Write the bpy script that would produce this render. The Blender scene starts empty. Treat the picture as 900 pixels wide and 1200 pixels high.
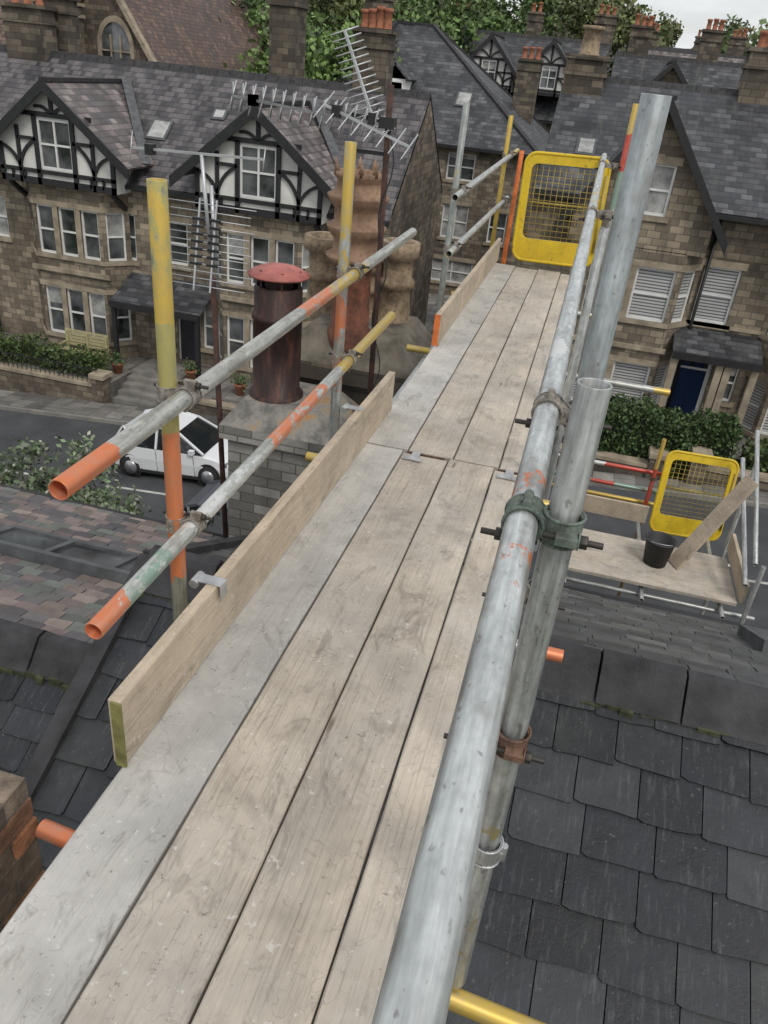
import bpy, math, random
from mathutils import Vector, Matrix
random.seed(11)
V=Vector
scene=bpy.context.scene
col=scene.collection
# ---------------------------------------------------------------- materials
class NT:
    def __init__(s,name):
        s.m=bpy.data.materials.new(name); s.m.use_nodes=True
        s.t=s.m.node_tree; s.b=s.t.nodes['Principled BSDF']
    def n(s,typ,**kw):
        nd=s.t.nodes.new(typ)
        for k,v in kw.items(): setattr(nd,k,v)
        return nd
    def l(s,a,b): s.t.links.new(a,b)
    def math(s,op,a,b=None,clamp=False):
        nd=s.n('ShaderNodeMath',operation=op); nd.use_clamp=clamp
        for i,x in enumerate((a,b)):
            if x is None: continue
            if isinstance(x,(int,float)): nd.inputs[i].default_value=x
            else: s.l(x,nd.inputs[i])
        return nd.outputs[0]
    def coord(s,kind='Object',scale=(1,1,1),rnd=False):
        tc=s.n('ShaderNodeTexCoord'); mp=s.n('ShaderNodeMapping'); mp.inputs['Scale'].default_value=scale
        s.l(tc.outputs[kind],mp.inputs['Vector'])
        if rnd:
            oi=s.n('ShaderNodeObjectInfo'); mm=s.math('MULTIPLY',oi.outputs['Random'],50.0)
            s.l(mm,mp.inputs['Location'])
        return mp.outputs[0]
    def noise(s,vec,scale,detail=3,rough=.55,dist=0):
        nd=s.n('ShaderNodeTexNoise'); nd.inputs['Scale'].default_value=scale
        nd.inputs['Detail'].default_value=min(4,detail); nd.inputs['Roughness'].default_value=rough
        nd.inputs['Distortion'].default_value=dist
        s.l(vec,nd.inputs['Vector']); return nd.outputs['Fac']
    def ramp(s,fac,stops):
        nd=s.n('ShaderNodeValToRGB'); e=nd.color_ramp.elements
        while len(e)<len(stops): e.new(.5)
        for i,(p,c) in enumerate(stops):
            e[i].position=p; e[i].color=(c[0],c[1],c[2],1) if not isinstance(c,(int,float)) else (c,c,c,1)
        s.l(fac,nd.inputs[0]); return nd.outputs[0]
    def mix(s,fac,a,b,typ='MIX'):
        nd=s.n('ShaderNodeMixRGB',blend_type=typ)
        for i,x in enumerate((fac,a,b)):
            if isinstance(x,(int,float)): nd.inputs[i].default_value=x
            elif isinstance(x,tuple): nd.inputs[i].default_value=(x[0],x[1],x[2],1)
            else: s.l(x,nd.inputs[i])
        return nd.outputs[0]
    def bump(s,h,strength=.3,dist=.01):
        nd=s.n('ShaderNodeBump'); nd.inputs['Strength'].default_value=strength; nd.inputs['Distance'].default_value=dist
        s.l(h,nd.inputs['Height']); s.l(nd.outputs[0],s.b.inputs['Normal'])
    def fin(s,color,rough=.8,metal=0,spec=None):
        if isinstance(color,tuple): s.b.inputs['Base Color'].default_value=(color[0],color[1],color[2],1)
        else: s.l(color,s.b.inputs['Base Color'])
        if isinstance(rough,(int,float)): s.b.inputs['Roughness'].default_value=rough
        else: s.l(rough,s.b.inputs['Roughness'])
        s.b.inputs['Metallic'].default_value=metal
        if spec is not None: s.b.inputs['Specular IOR Level'].default_value=spec
        return s.m
def sc(c,k): return (c[0]*k,c[1]*k,c[2]*k)
def plain(name,c,rough=.6,metal=0,var=.3,scale=6,bump=0):
    t=NT(name); v=t.coord(); f=t.noise(v,scale,4)
    cc=t.ramp(f,[(.3,sc(c,1-var)),(.7,sc(c,1+var*.7))])
    if bump: t.bump(t.noise(v,scale*8,3),bump,.01)
    return t.fin(cc,rough,metal)
def cells(t,uv,bw,bh):
    """course/unit grid in metres -> (random value per unit, fract u, fract v)"""
    sx=t.n('ShaderNodeSeparateXYZ'); t.l(uv,sx.inputs[0])
    v=t.math('DIVIDE',sx.outputs[1],bh); row=t.math('FLOOR',v); fv=t.math('FRACT',v)
    off=t.math('FRACT',t.math('MULTIPLY',row,.5))
    u=t.math('ADD',t.math('DIVIDE',sx.outputs[0],bw),off); cu=t.math('FLOOR',u); fu=t.math('FRACT',u)
    cb=t.n('ShaderNodeCombineXYZ'); t.l(cu,cb.inputs[0]); t.l(row,cb.inputs[1])
    wn=t.n('ShaderNodeTexWhiteNoise',noise_dimensions='2D'); t.l(cb.outputs[0],wn.inputs['Vector'])
    return wn.outputs['Value'],fu,fv,sx
def masonry(name,c1,c2,mortar,bw,bh,ms=.05,soot=.5,bump=0):
    t=NT(name); uv=t.coord('UV')
    r,fu,fv,sx=cells(t,uv,bw,bh)
    c=t.ramp(r,[(0,sc(c2,.8)),(.35,c2),(.75,c1),(1,sc(c1,1.2))])
    kx=bh/bw
    mk=t.math('MAXIMUM',t.math('LESS_THAN',fu,ms*kx*1.3),t.math('LESS_THAN',fv,ms))
    c=t.mix(t.math('MULTIPLY',mk,.8),c,mortar)
    f=t.noise(uv,1.4,4,.65); f2=t.noise(uv,.3,3)
    c=t.mix(1.0,c,t.ramp(f,[(.3,.68),(.7,1.2)]),'MULTIPLY')
    c=t.mix(1.0,c,t.ramp(f2,[(.35,1-soot),(.65,1.12)]),'MULTIPLY')
    g=t.noise(t.coord('UV',(2.2,.3,1)),1,3,.6); c=t.mix(t.ramp(g,[(.5,0.0),(.72,.5)]),c,(.045,.042,.037))
    if bump:
        h=t.math('ADD',t.math('MULTIPLY',mk,-1.0),t.math('MULTIPLY',t.noise(uv,20,3),.8)); t.bump(h,bump,.012)
    return t.fin(c,.92)
def attrmat(name,rough=.6,var=.35,scale=5,streak=0,spec=None,bump=.2):
    t=NT(name); a=t.n('ShaderNodeAttribute',attribute_name='Col')
    v=t.coord('Object'); f=t.noise(v,scale,4,.65)
    c=t.mix(1.0,a.outputs['Color'],t.ramp(f,[(.3,1-var),(.7,1+var)]),'MULTIPLY')
    if streak:
        g=t.noise(t.coord('UV',(38,5,1)),1.0,4,.7)
        c=t.mix(t.ramp(g,[(.54,0.0),(.76,streak)]),c,(.15,.155,.155))
        g2=t.noise(v,1.6,4,.7)
        c=t.mix(t.ramp(g2,[(.52,0.0),(.7,streak*.6)]),c,(.085,.09,.08))
        g3=t.noise(v,45,2,.6); c=t.mix(t.ramp(g3,[(.66,0.0),(.74,.5)]),c,(.15,.15,.13))
        g4=t.noise(v,9,4,.75); c=t.mix(t.ramp(g4,[(.66,0.0),(.74,.5)]),c,(.06,.07,.03))
    if bump: t.bump(t.noise(v,scale*8,4,.7),bump,.01)
    rr=t.ramp(f,[(.3,rough-.12),(.7,min(1,rough+.15))])
    return t.fin(c,rr,0,spec)
M={}
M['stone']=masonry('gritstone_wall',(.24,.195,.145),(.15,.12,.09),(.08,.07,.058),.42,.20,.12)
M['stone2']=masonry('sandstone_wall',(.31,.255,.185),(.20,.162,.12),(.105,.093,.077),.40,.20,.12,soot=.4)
M['stone3']=masonry('dark_stone',(.18,.148,.11),(.10,.082,.064),(.055,.05,.043),.42,.2,.08,.4,.6)
M['ashlar']=plain('stone_dressing',(.32,.265,.195),.88,0,.4,2.5)
M['buffbrick']=masonry('painted_brick',(.36,.345,.315),(.24,.23,.205),(.10,.095,.085),.27,.10,.10,.45,.7)
M['redbrick']=attrmat('old_red_brick',.9,.55,14,bump=.9)
def slate_tex(name,c1,c2,bw=.32,bh=.24,pattern=False,line=.55):
    t=NT(name); uv=t.coord('UV'); r,fu,fv,sx=cells(t,uv,bw,bh)
    c=t.ramp(r,[(0,sc(c1,.6)),(.4,c1),(.75,c2),(1,sc(c2,1.55))])
    if pattern:
        u=t.math('ABSOLUTE',t.math('SUBTRACT',t.math('FRACT',t.math('DIVIDE',t.math('SNAP',sx.outputs[0],.16),1.28)),.5))
        w=t.math('ABSOLUTE',t.math('SUBTRACT',t.math('FRACT',t.math('DIVIDE',t.math('SNAP',sx.outputs[1],.24),1.92)),.5))
        d=t.math('ADD',u,w); mk=t.math('MULTIPLY',t.math('GREATER_THAN',d,.40),t.math('LESS_THAN',d,.66))
        c=t.mix(t.math('MULTIPLY',mk,.6),c,(.15,.137,.138))
    lm=t.math('MAXIMUM',t.math('LESS_THAN',fv,.18),t.math('MULTIPLY',t.math('LESS_THAN',fu,.08),.7))
    c=t.mix(t.math('MULTIPLY',lm,line),c,(.010,.010,.011))
    f=t.noise(uv,.9,4,.7); c=t.mix(1.0,c,t.ramp(f,[(.3,.62),(.7,1.4)]),'MULTIPLY')
    g=t.noise(t.coord('UV',(3,.5,1)),1,3,.6); c=t.mix(t.ramp(g,[(.55,0.0),(.75,.35)]),c,(.14,.14,.125))
    return t.fin(c,t.ramp(r,[(0,.45),(1,.75)]),0,.4)
M['slate']=slate_tex('slate_roof_tex',(.050,.052,.058),(.075,.076,.081))
M['slatepat']=slate_tex('patterned_slate',(.060,.056,.061),(.085,.077,.081),pattern=True)
M['slatepurple']=slate_tex('purple_slate',(.125,.107,.107),(.165,.142,.137),line=.5)
M['tilebrown']=slate_tex('brown_tile',(.095,.06,.047),(.13,.085,.065),.2,.2)
M['rslate']=attrmat('riven_slate',.55,.4,4,streak=.42,bump=.4,spec=.35)
M['lslate']=attrmat('mauve_slate',.75,.3,5,bump=.2)
M['white']=plain('white_paint',(.72,.72,.70),.5,0,.1,3)
M['render']=plain('white_render',(.68,.67,.63),.9,0,.2,1.2)
M['black']=plain('black_paint',(.018,.018,.02),.55,0,.3,5)
M['lead']=plain('lead_flashing',(.10,.105,.11),.6,.2,.4,5)
M['ridge']=plain('ridge_tile_clay',(.034,.033,.036),.75,0,.6,6,.5)
M['moss']=plain('mossy_mortar',(.060,.068,.032),.95,0,.7,14,.9)
t=NT('window_glass'); v=t.coord(); f=t.noise(v,.9,3); 
M['glass']=t.fin(t.ramp(f,[(.38,(.015,.018,.02)),(.62,(.14,.15,.155))]),.06,0,.9)
t=NT('slatted_blind'); v=t.coord(); w=t.n('ShaderNodeTexWave',bands_direction='Z'); w.inputs['Scale'].default_value=3.4; t.l(v,w.inputs['Vector'])
M['blind']=t.fin(t.ramp(w.outputs['Fac'],[(.1,.12),(.6,.50)]),.25,0,.6)
M['curtain']=plain('net_curtain',(.36,.36,.35),.25,0,.5,2.5)
M['bluedoor']=plain('blue_door_paint',(.010,.028,.09),.35,0,.15)
M['darkdoor']=plain('dark_door_paint',(.02,.02,.03),.4,0,.2)
def potm(name,a,b,sc_=7,dirt=.5):
    t=NT(name); v=t.coord(); f=t.noise(v,sc_,4,.7); f2=t.noise(v,26,3)
    c=t.mix(t.ramp(f2,[(.5,0.0),(.7,dirt)]),t.ramp(f,[(.35,a),(.65,b)]),(.05,.045,.04)); t.bump(f2,.3,.01)
    return t.fin(c,.85)
M['potred']=potm('terracotta_pot',(.09,.04,.025),(.27,.10,.06))
M['potbrown']=potm('brown_terracotta_pot',(.19,.115,.075),(.36,.23,.15),5,.3)
M['potbuff']=potm('buff_pot',(.17,.125,.08),(.40,.30,.2))
M['potorange']=potm('orange_pot',(.26,.09,.05),(.42,.17,.09))
t=NT('rusty_steel'); v=t.coord('Object',(1,1,.25)); f=t.noise(v,10,4,.7); f2=t.noise(t.coord('Object',(1,1,.08)),30,3)
c=t.ramp(f,[(.35,(.018,.012,.011)),(.55,(.045,.02,.016)),(.7,(.13,.045,.028))]); c=t.mix(t.ramp(f2,[(.55,0.0),(.7,.4)]),c,(.09,.07,.06))
M['rust']=t.fin(c,.6,.2)
M['rustpole']=potm('rusty_pole',(.03,.018,.015),(.10,.04,.028),12)
M['cowl']=plain('red_cowl_paint',(.38,.12,.10),.6,0,.4,8)
M['alu']=plain('aerial_aluminium',(.5,.51,.52),.4,.5,.2)
M['cement']=plain('cement_flaunching',(.17,.15,.12),.95,0,.5,6,.6)
t=NT('stained_flaunching'); v=t.coord(); f=t.noise(v,3.5,4,.75)
M['stain']=t.fin(t.ramp(f,[(.40,(.13,.125,.115)),(.55,(.25,.235,.21)),(.62,(.30,.21,.12)),(.70,(.40,.16,.05))]),.9)
t=NT('asphalt'); v=t.coord(); f=t.noise(v,1.2,4)
M['asphalt']=t.fin(t.ramp(f,[(.3,(.040,.042,.046)),(.7,(.07,.072,.076))]),.85)
M['paving']=masonry('paving_flags',(.22,.21,.19),(.16,.15,.14),(.07,.07,.06),.6,.6,.04,.35)
M['kerb']=plain('kerb_stone',(.22,.21,.19),.9,0,.35,2)
t=NT('grass_ground'); v=t.coord(); f=t.noise(v,.4,4); M['ground']=t.fin(t.ramp(f,[(.3,(.035,.05,.02)),(.6,(.07,.085,.035)),(.8,(.10,.09,.06))]),.95)
M['linepaint']=plain('road_line_paint',(.45,.45,.42),.8,0,.4)
M['leaf']=attrmat('leaf_foliage',.6,.35,3,bump=0)
M['bark']=plain('bark',(.07,.05,.035),.95,0,.4,8,.5)
M['bench']=plain('bench_paint',(.40,.36,.20),.7,0,.2)
M['carwhite']=plain('white_car_paint',(.72,.73,.75),.2,0,.02)
M['cargrey']=plain('grey_car_paint',(.14,.15,.17),.25,.4,.05)
M['carglass']=NT('car_glass').fin((.015,.018,.02),.05,0,.8)
M['tyre']=plain('tyre_rubber',(.02,.02,.02),.85,0,.2)
M['alloy']=plain('alloy_wheel',(.45,.45,.47),.35,.7,.1)
M['redlamp']=NT('red_lamp').fin((.4,.02,.02),.2)
t=NT('yellow_powder_coat'); v=t.coord('Object',(1,1,1),True); f=t.noise(v,6,4,.7); f2=t.noise(v,22,4,.75)
c=t.ramp(f,[(.3,(.58,.39,.015)),(.7,(.75,.53,.02))]); c=t.mix(t.ramp(f2,[(.60,0.0),(.68,.7)]),c,(.16,.10,.05))
M['yellow']=t.fin(c,.45)
M['ywire']=plain('yellow_wire',(.42,.31,.06),.5,0,.4)
M['orange']=plain('orange_paint',(.65,.17,.04),.6,0,.35,12)
M['bucket']=plain('black_rubber_bucket',(.025,.025,.027),.6,0,.4,10)
M['clamp']=potm('coupler_steel',(.14,.12,.10),(.36,.33,.29),30,.4)
M['clampr']=potm('coupler_rust',(.08,.04,.028),(.20,.115,.075),30)
M['clampg']=potm('coupler_green',(.08,.10,.085),(.18,.22,.185),30,.7)
M['clamps']=plain('coupler_silver',(.5,.5,.5),.4,.7,.3,20)
M['bolt']=plain('black_bolt',(.05,.045,.04),.5,.5,.4)
def tube_mat(name,base=(.46,.475,.47),bands=(),grime=.3,metal=.5):
    t=NT(name); v=t.coord('Object',(1,1,.07),True); v2=t.coord('Object',(1,1,.6),True)
    f=t.noise(v,55,4,.7); f1=t.noise(v2,7,4,.8); ff=t.noise(v2,30,3,.7)
    c=t.ramp(f,[(.33,sc(base,1-grime)),(.5,base),(.68,sc(base,1.35))])
    c=t.mix(1.0,c,t.ramp(ff,[(.35,.82),(.65,1.12)]),'MULTIPLY')
    c=t.mix(t.ramp(f1,[(.52,0.0),(.66,.5)]),c,(.21,.19,.155))
    sp=t.noise(v2,90,2); c=t.mix(t.ramp(sp,[(.64,0.0),(.7,.5)]),c,(.12,.10,.08))
    if bands:
        tc=t.n('ShaderNodeTexCoord'); sx=t.n('ShaderNodeSeparateXYZ'); t.l(tc.outputs['Object'],sx.inputs[0])
        z=t.math('ADD',sx.outputs[2],t.math('MULTIPLY',t.math('SUBTRACT',t.noise(v2,11,4,.7),.5),.18))
        patch=t.noise(v2,16,4,.8)
        for a,b,cc,cov in bands:
            k=t.math('MULTIPLY',t.math('GREATER_THAN',z,a),t.math('LESS_THAN',z,b))
            th=.66-.32*cov
            p=t.ramp(patch,[(th-.02,0.0),(th+.03,.95)])
            k=t.math('MULTIPLY',k,p)
            cv=t.mix(t.ramp(ff,[(.4,0.0),(.75,.4)]),cc,sc(base,.8))
            c=t.mix(k,c,cv)
    t.bump(ff,.06,.003)
    return t.fin(c,t.ramp(f,[(.3,.34),(.7,.52)]),metal)
OR=(.68,.20,.075); YE=(.58,.40,.075); GR=(.24,.36,.29); RD=(.50,.06,.035); WH=(.7,.7,.68)
M['galv']=tube_mat('galvanised_tube')
M['galvdark']=tube_mat('weathered_tube',(.36,.39,.40),grime=.25)
def wood_mat(name,light,dark,grey,greyamt):
    t=NT(name); v=t.coord('Object',(1,1,1),True); vs=t.coord('Object',(1,.022,1),True); vm=t.coord('Object',(1,.09,1),True)
    g=t.noise(vs,130,4,.75,.5); g2=t.noise(vm,12,4,.6,1.2)
    c=t.ramp(g,[(.32,dark),(.46,light),(.7,sc(light,1.15))])
    k=t.math('FRACT',t.math('MULTIPLY',g2,14.0)); c=t.mix(t.ramp(k,[(.0,.32),(.25,0.0)]),c,sc(dark,.95))
    b=t.noise(v,1.7,4,.7); c=t.mix(t.ramp(b,[(.38,.15),(.62,greyamt)]),c,grey)
    c=t.mix(1.0,c,t.ramp(t.noise(v,3.2,4,.7),[(.3,.72),(.7,1.12)]),'MULTIPLY')
    s=t.noise(t.coord('Object',(1,.45,1),True),7,4,.8,1.2); c=t.mix(t.ramp(s,[(.56,0.0),(.70,.5)]),c,(.13,.115,.095))
    s=t.noise(t.coord('Object',(1,.8,1),True),1.3,4,.85,.8); c=t.mix(t.ramp(s,[(.55,0.0),(.66,.35)]),c,(.17,.155,.135))
    vo=t.n('ShaderNodeTexVoronoi'); vo.inputs['Scale'].default_value=1; t.l(t.coord('Object',(7,1.5,1),True),vo.inputs['Vector'])
    c=t.mix(t.ramp(vo.outputs['Distance'],[(.03,.7),(.07,0.0)]),c,(.12,.08,.05))
    d=t.noise(v,34,3,.7); c=t.mix(t.ramp(d,[(.63,0.0),(.70,.55)]),c,(.66,.64,.60))
    d=t.noise(v,48,3,.7); c=t.mix(t.ramp(d,[(.65,0.0),(.71,.6)]),c,(.08,.07,.06))
    w=t.n('ShaderNodeTexNoise'); w.inputs['Scale'].default_value=4; w.inputs['Detail'].default_value=2; w.inputs['Distortion'].default_value=2.5
    t.l(t.coord('Object',(1.4,1,1),True),w.inputs['Vector'])
    k=t.math('ABSOLUTE',t.math('SUBTRACT',w.outputs['Fac'],.5)); c=t.mix(t.ramp(k,[(.002,.28),(.006,0.0)]),c,(.12,.10,.085))
    t.bump(g,.35,.004)
    return t.fin(c,.88)
M['board']=wood_mat('scaffold_board_wood',(.52,.445,.355),(.32,.26,.20),(.47,.44,.395),.65)
M['boardg']=wood_mat('grey_board_wood',(.49,.465,.42),(.33,.305,.27),(.49,.475,.45),.8)
M['toe']=wood_mat('toe_board_wood',(.52,.415,.30),(.31,.235,.16),(.42,.37,.31),.4)
M['greenend']=plain('green_board_end',(.20,.19,.06),.85,0,.5,15)
# ---------------------------------------------------------------- mesh builder
class MB:
    def __init__(s): s.v=[];s.f=[];s.m=[];s.c=[];s.sm=[]
    def poly(s,pts,m=0,c=(1,1,1),sm=False):
        i=len(s.v); s.v.extend([tuple(p) for p in pts]); s.f.append(tuple(range(i,i+len(pts)))); s.m.append(m); s.c.append(c); s.sm.append(sm)
    def hexa(s,P,m=0,c=(1,1,1)):
        i=len(s.v); s.v.extend([tuple(p) for p in P])
        for q in ((3,2,1,0),(4,5,6,7),(0,1,5,4),(1,2,6,5),(2,3,7,6),(3,0,4,7)):
            s.f.append(tuple(i+k for k in q)); s.m.append(m); s.c.append(c); s.sm.append(False)
    def box(s,x0,x1,y0,y1,z0,z1,m=0,c=(1,1,1)):
        s.hexa([(x0,y0,z0),(x1,y0,z0),(x1,y1,z0),(x0,y1,z0),(x0,y0,z1),(x1,y0,z1),(x1,y1,z1),(x0,y1,z1)],m,c)
    def bx(s,O,u,n,u0,u1,z0,z1,d0,d1,m=0):
        O=V(O);u=V(u);n=V(n)
        def p(a,d,z): return O+u*a+n*d+V((0,0,z))
        s.hexa([p(u0,d1,z0),p(u1,d1,z0),p(u1,d0,z0),p(u0,d0,z0),p(u0,d1,z1),p(u1,d1,z1),p(u1,d0,z1),p(u0,d0,z1)],m)
    def bar(s,a,b,w,h,m=0,up=(0,0,1)):
        a=V(a);b=V(b);d=(b-a).normalized();up=V(up)
        sd=d.cross(up)
        if sd.length<1e-4: sd=d.cross(V((1,0,0)))
        sd.normalize(); u=sd.cross(d); sd=sd*w/2;u=u*h/2
        s.hexa([a-sd-u,a+sd-u,b+sd-u,b-sd-u,a-sd+u,a+sd+u,b+sd+u,b-sd+u],m)
    def cyl(s,a,b,r0,r1=None,seg=12,m=0,caps=True,c=(1,1,1)):
        a=V(a);b=V(b); r1=r0 if r1 is None else r1
        d=(b-a).normalized(); x=d.orthogonal().normalized(); y=d.cross(x)
        i=len(s.v)
        for k in range(seg):
            t=2*math.pi*k/seg; w=x*math.cos(t)+y*math.sin(t); s.v.append(tuple(a+w*r0)); s.v.append(tuple(b+w*r1))
        for k in range(seg):
            k2=(k+1)%seg; s.f.append((i+2*k,i+2*k2,i+2*k2+1,i+2*k+1)); s.m.append(m); s.c.append(c); s.sm.append(True)
        if caps:
            s.f.append(tuple(i+2*k for k in reversed(range(seg)))); s.f.append(tuple(i+2*k+1 for k in range(seg)))
            s.m+= [m,m]; s.c+=[c,c]; s.sm+=[False,False]
    def lathe(s,cx,cy,cz,prof,seg=20,m=0,R=None):
        i=len(s.v)
        for r,z in prof:
            for k in range(seg):
                t=2*math.pi*k/seg; p=V((r*math.cos(t),r*math.sin(t),z))
                if R is not None: p=R@p
                s.v.append((cx+p[0],cy+p[1],cz+p[2]))
        for j in range(len(prof)-1):
            for k in range(seg):
                k2=(k+1)%seg; s.f.append((i+j*seg+k,i+j*seg+k2,i+(j+1)*seg+k2,i+(j+1)*seg+k)); s.m.append(m); s.c.append((1,1,1)); s.sm.append(True)
    def slab(s,q,th,m=0):
        q=[V(p) for p in q]; n=(q[1]-q[0]).cross(q[2]-q[0]).normalized()
        if n.z<0: n=-n; 
        lo=[p-n*th for p in q]
        if (q[1]-q[0]).cross(q[2]-q[0]).z<0: q.reverse(); lo.reverse()
        if len(q)==4: s.hexa(lo+q,m)
        else:
            s.poly(q,m); s.poly(list(reversed(lo)),m)
            for k in range(len(q)):
                k2=(k+1)%len(q); s.poly([lo[k],lo[k2],q[k2],q[k]],m)
    def obj(s,name,mats,parent=None,bevel=0,loc=None):
        me=bpy.data.meshes.new(name); me.from_pydata(s.v,[],s.f)
        for mm in mats: me.materials.append(mm)
        me.polygons.foreach_set('material_index',s.m); me.polygons.foreach_set('use_smooth',s.sm)
        me.update()
        nl=len(me.loops); uvs=[0.0]*(2*nl); cs=[1.0]*(4*nl)
        for p in me.polygons:
            n=p.normal
            if abs(n.z)>.999: u=V((1,0,0)); w=V((0,1,0))
            else: u=V((0,0,1)).cross(n).normalized(); w=n.cross(u)
            cc=s.c[p.index]
            for li in p.loop_indices:
                co=me.vertices[me.loops[li].vertex_index].co
                uvs[2*li]=co.dot(u)+100; uvs[2*li+1]=co.dot(w)+100; cs[4*li]=cc[0]; cs[4*li+1]=cc[1]; cs[4*li+2]=cc[2]
        me.color_attributes.new('Col','FLOAT_COLOR','CORNER')
        me.uv_layers.new(name='UVMap')
        me.color_attributes['Col'].data.foreach_set('color',cs)
        me.uv_layers['UVMap'].data.foreach_set('uv',uvs)
        me.uv_layers.active=me.uv_layers['UVMap']
        me.update()
        o=bpy.data.objects.new(name,me); col.objects.link(o)
        if loc is not None: o.location=loc
        if parent: o.parent=parent
        if bevel:
            b=o.modifiers.new('bevel','BEVEL'); b.width=bevel; b.segments=2; b.limit_method='ANGLE'
        return o
def empty(name,loc=(0,0,0)):
    e=bpy.data.objects.new(name,None); e.empty_display_size=.3; e.location=loc; col.objects.link(e); return e
class Asm:
    def __init__(s,name): s.e=empty(name); s.p={}; s.mt={}
    def __call__(s,part,mat):
        k=(part,mat)
        if k not in s.p: s.p[k]=MB()
        return s.p[k]
    def done(s):
        for (part,mat),mb in s.p.items(): mb.obj(part,[M[mat]],s.e)
        return s.e
# ---------------------------------------------------------------- camera
X=V((.9624,.2557,.0918)).normalized(); Y=V((-.2045,.4593,.8644)); Y=(Y-X*Y.dot(X)).normalized(); Z=X.cross(Y)
cam=bpy.data.cameras.new('camera'); co=bpy.data.objects.new('camera',cam); col.objects.link(co)
co.matrix_world=Matrix((( X.x,Y.x,Z.x,0),(X.y,Y.y,Z.y,0),(X.z,Y.z,Z.z,0),(0,0,0,1)))
cam.sensor_fit='VERTICAL'; cam.sensor_height=24; cam.lens=915/1200*24; cam.clip_start=.02; cam.clip_end=6000
scene.camera=co
# ---------------------------------------------------------------- light
w=bpy.data.worlds.new('World'); scene.world=w; w.use_nodes=True; nt=w.node_tree
bg=nt.nodes['Background']; sky=nt.nodes.new('ShaderNodeTexSky'); sky.sky_type='NISHITA'; sky.sun_disc=False
SE,SR=math.radians(50),math.radians(140)
sky.sun_elevation=SE; sky.sun_rotation=SR; sky.air_density=1.2; sky.dust_density=2.5
tc=nt.nodes.new('ShaderNodeTexCoord'); no=nt.nodes.new('ShaderNodeTexNoise'); no.inputs['Scale'].default_value=2.6; no.inputs['Detail'].default_value=5; no.inputs['Roughness'].default_value=.6
mp=nt.nodes.new('ShaderNodeMapping'); mp.inputs['Scale'].default_value=(1,1,4); nt.links.new(tc.outputs['Generated'],mp.inputs[0]); nt.links.new(mp.outputs[0],no.inputs['Vector'])
rp=nt.nodes.new('ShaderNodeValToRGB'); rp.color_ramp.elements[0].position=.35; rp.color_ramp.elements[0].color=(.6,.6,.6,1); rp.color_ramp.elements[1].position=.55; rp.color_ramp.elements[1].color=(1,1,1,1)
nt.links.new(no.outputs['Fac'],rp.inputs[0])
mx=nt.nodes.new('ShaderNodeMixRGB'); nt.links.new(rp.outputs[0],mx.inputs[0]); nt.links.new(sky.outputs[0],mx.inputs[1]); mx.inputs[2].default_value=(8.5,8.7,8.9,1)
nt.links.new(mx.outputs[0],bg.inputs[0]); bg.inputs[1].default_value=.108
sl=bpy.data.lights.new('sun','SUN'); sl.energy=1.4; sl.angle=math.radians(14); sl.color=(1,.95,.87)
so=bpy.data.objects.new('sun',sl); col.objects.link(so)
sd=V((math.sin(SR)*math.cos(SE),math.cos(SR)*math.cos(SE),math.sin(SE)))
so.rotation_euler=sd.to_track_quat('Z','Y').to_euler()
scene.view_settings.view_transform='Standard'; scene.view_settings.look='None'; scene.view_settings.exposure=0
# ---------------------------------------------------------------- terrain
def zg(x,y):
    b=-9.85+.075*max(-40,min(30,x))
    if y>44:
        b+=3.4*min(1,(y-44)/18)
        if y>62: b+=.085*(min(y,260)-62)
    return b
xs=[-1500,-400,-200,-120,-80,-60,-40,-30,-20,-10,0,10,20,30,60,100,200,400,1500]
ys=[-300,-60,-20,0,11,13.5,20.6,25,30,44,50,56,62,75,90,120,160,200,260,500,1000,4000]
def sheet(name,xs,ys,dz,mat):
    mb=MB()
    for i in range(len(xs)-1):
        for j in range(len(ys)-1):
            q=[(xs[i],ys[j]),(xs[i+1],ys[j]),(xs[i+1],ys[j+1]),(xs[i],ys[j+1])]
            mb.poly([(a,b,zg(a,b)+dz) for a,b in q])
    return mb.obj(name,[M[mat]])
sheet('ground',xs,ys,0,'ground')
rx=[-120,-80,-60,-40,-30,-20,-10,0,10,20,30,60,100]
sheet('road',rx,[13.5,20.6],.008,'asphalt')
sheet('side_street',[-5.95,-2.2],[20.6,25,30,44,50,56,60],.008,'asphalt')
sheet('forecourt',[-20,-10,-5.95],[34,42],.012,'paving')
def strip(name,x0,x1,y0,y1,h,mat):
    mb=MB(); xx=[x0]+[a for a in rx if x0<a<x1]+[x1]
    for a,b in zip(xx[:-1],xx[1:]):
        mb.hexa([(a,y0,zg(a,0)-.2),(b,y0,zg(b,0)-.2),(b,y1,zg(b,0)-.2),(a,y1,zg(a,0)-.2),(a,y0,zg(a,0)+h),(b,y0,zg(b,0)+h),(b,y1,zg(b,0)+h),(a,y1,zg(a,0)+h)])
    return mb.obj(name,[M[mat]])
strip('pavement',-60,60,11.8,13.38,.12,'paving'); strip('kerb',-60,60,13.38,13.5,.125,'kerb')
strip('kerb',-60,-6.0,20.6,20.72,.125,'kerb'); strip('pavement',-60,-6.0,20.72,22.0,.12,'paving')
strip('kerb',-2.2,60,20.6,20.72,.125,'kerb'); strip('pavement',-2.2,60,20.72,21.5,.12,'paving')
mb=MB()
for k in range(-8,14):
    x=k*4.0-3
    mb.hexa([(x,16.6,zg(x,0)+.012),(x+1.8,16.6,zg(x+1.8,0)+.012),(x+1.8,16.7,zg(x+1.8,0)+.012),(x,16.7,zg(x,0)+.012)]+[(x,16.6,zg(x,0)+.016),(x+1.8,16.6,zg(x+1.8,0)+.016),(x+1.8,16.7,zg(x+1.8,0)+.016),(x,16.7,zg(x,0)+.016)])
mb.obj('road_marking',[M['linepaint']])
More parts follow.
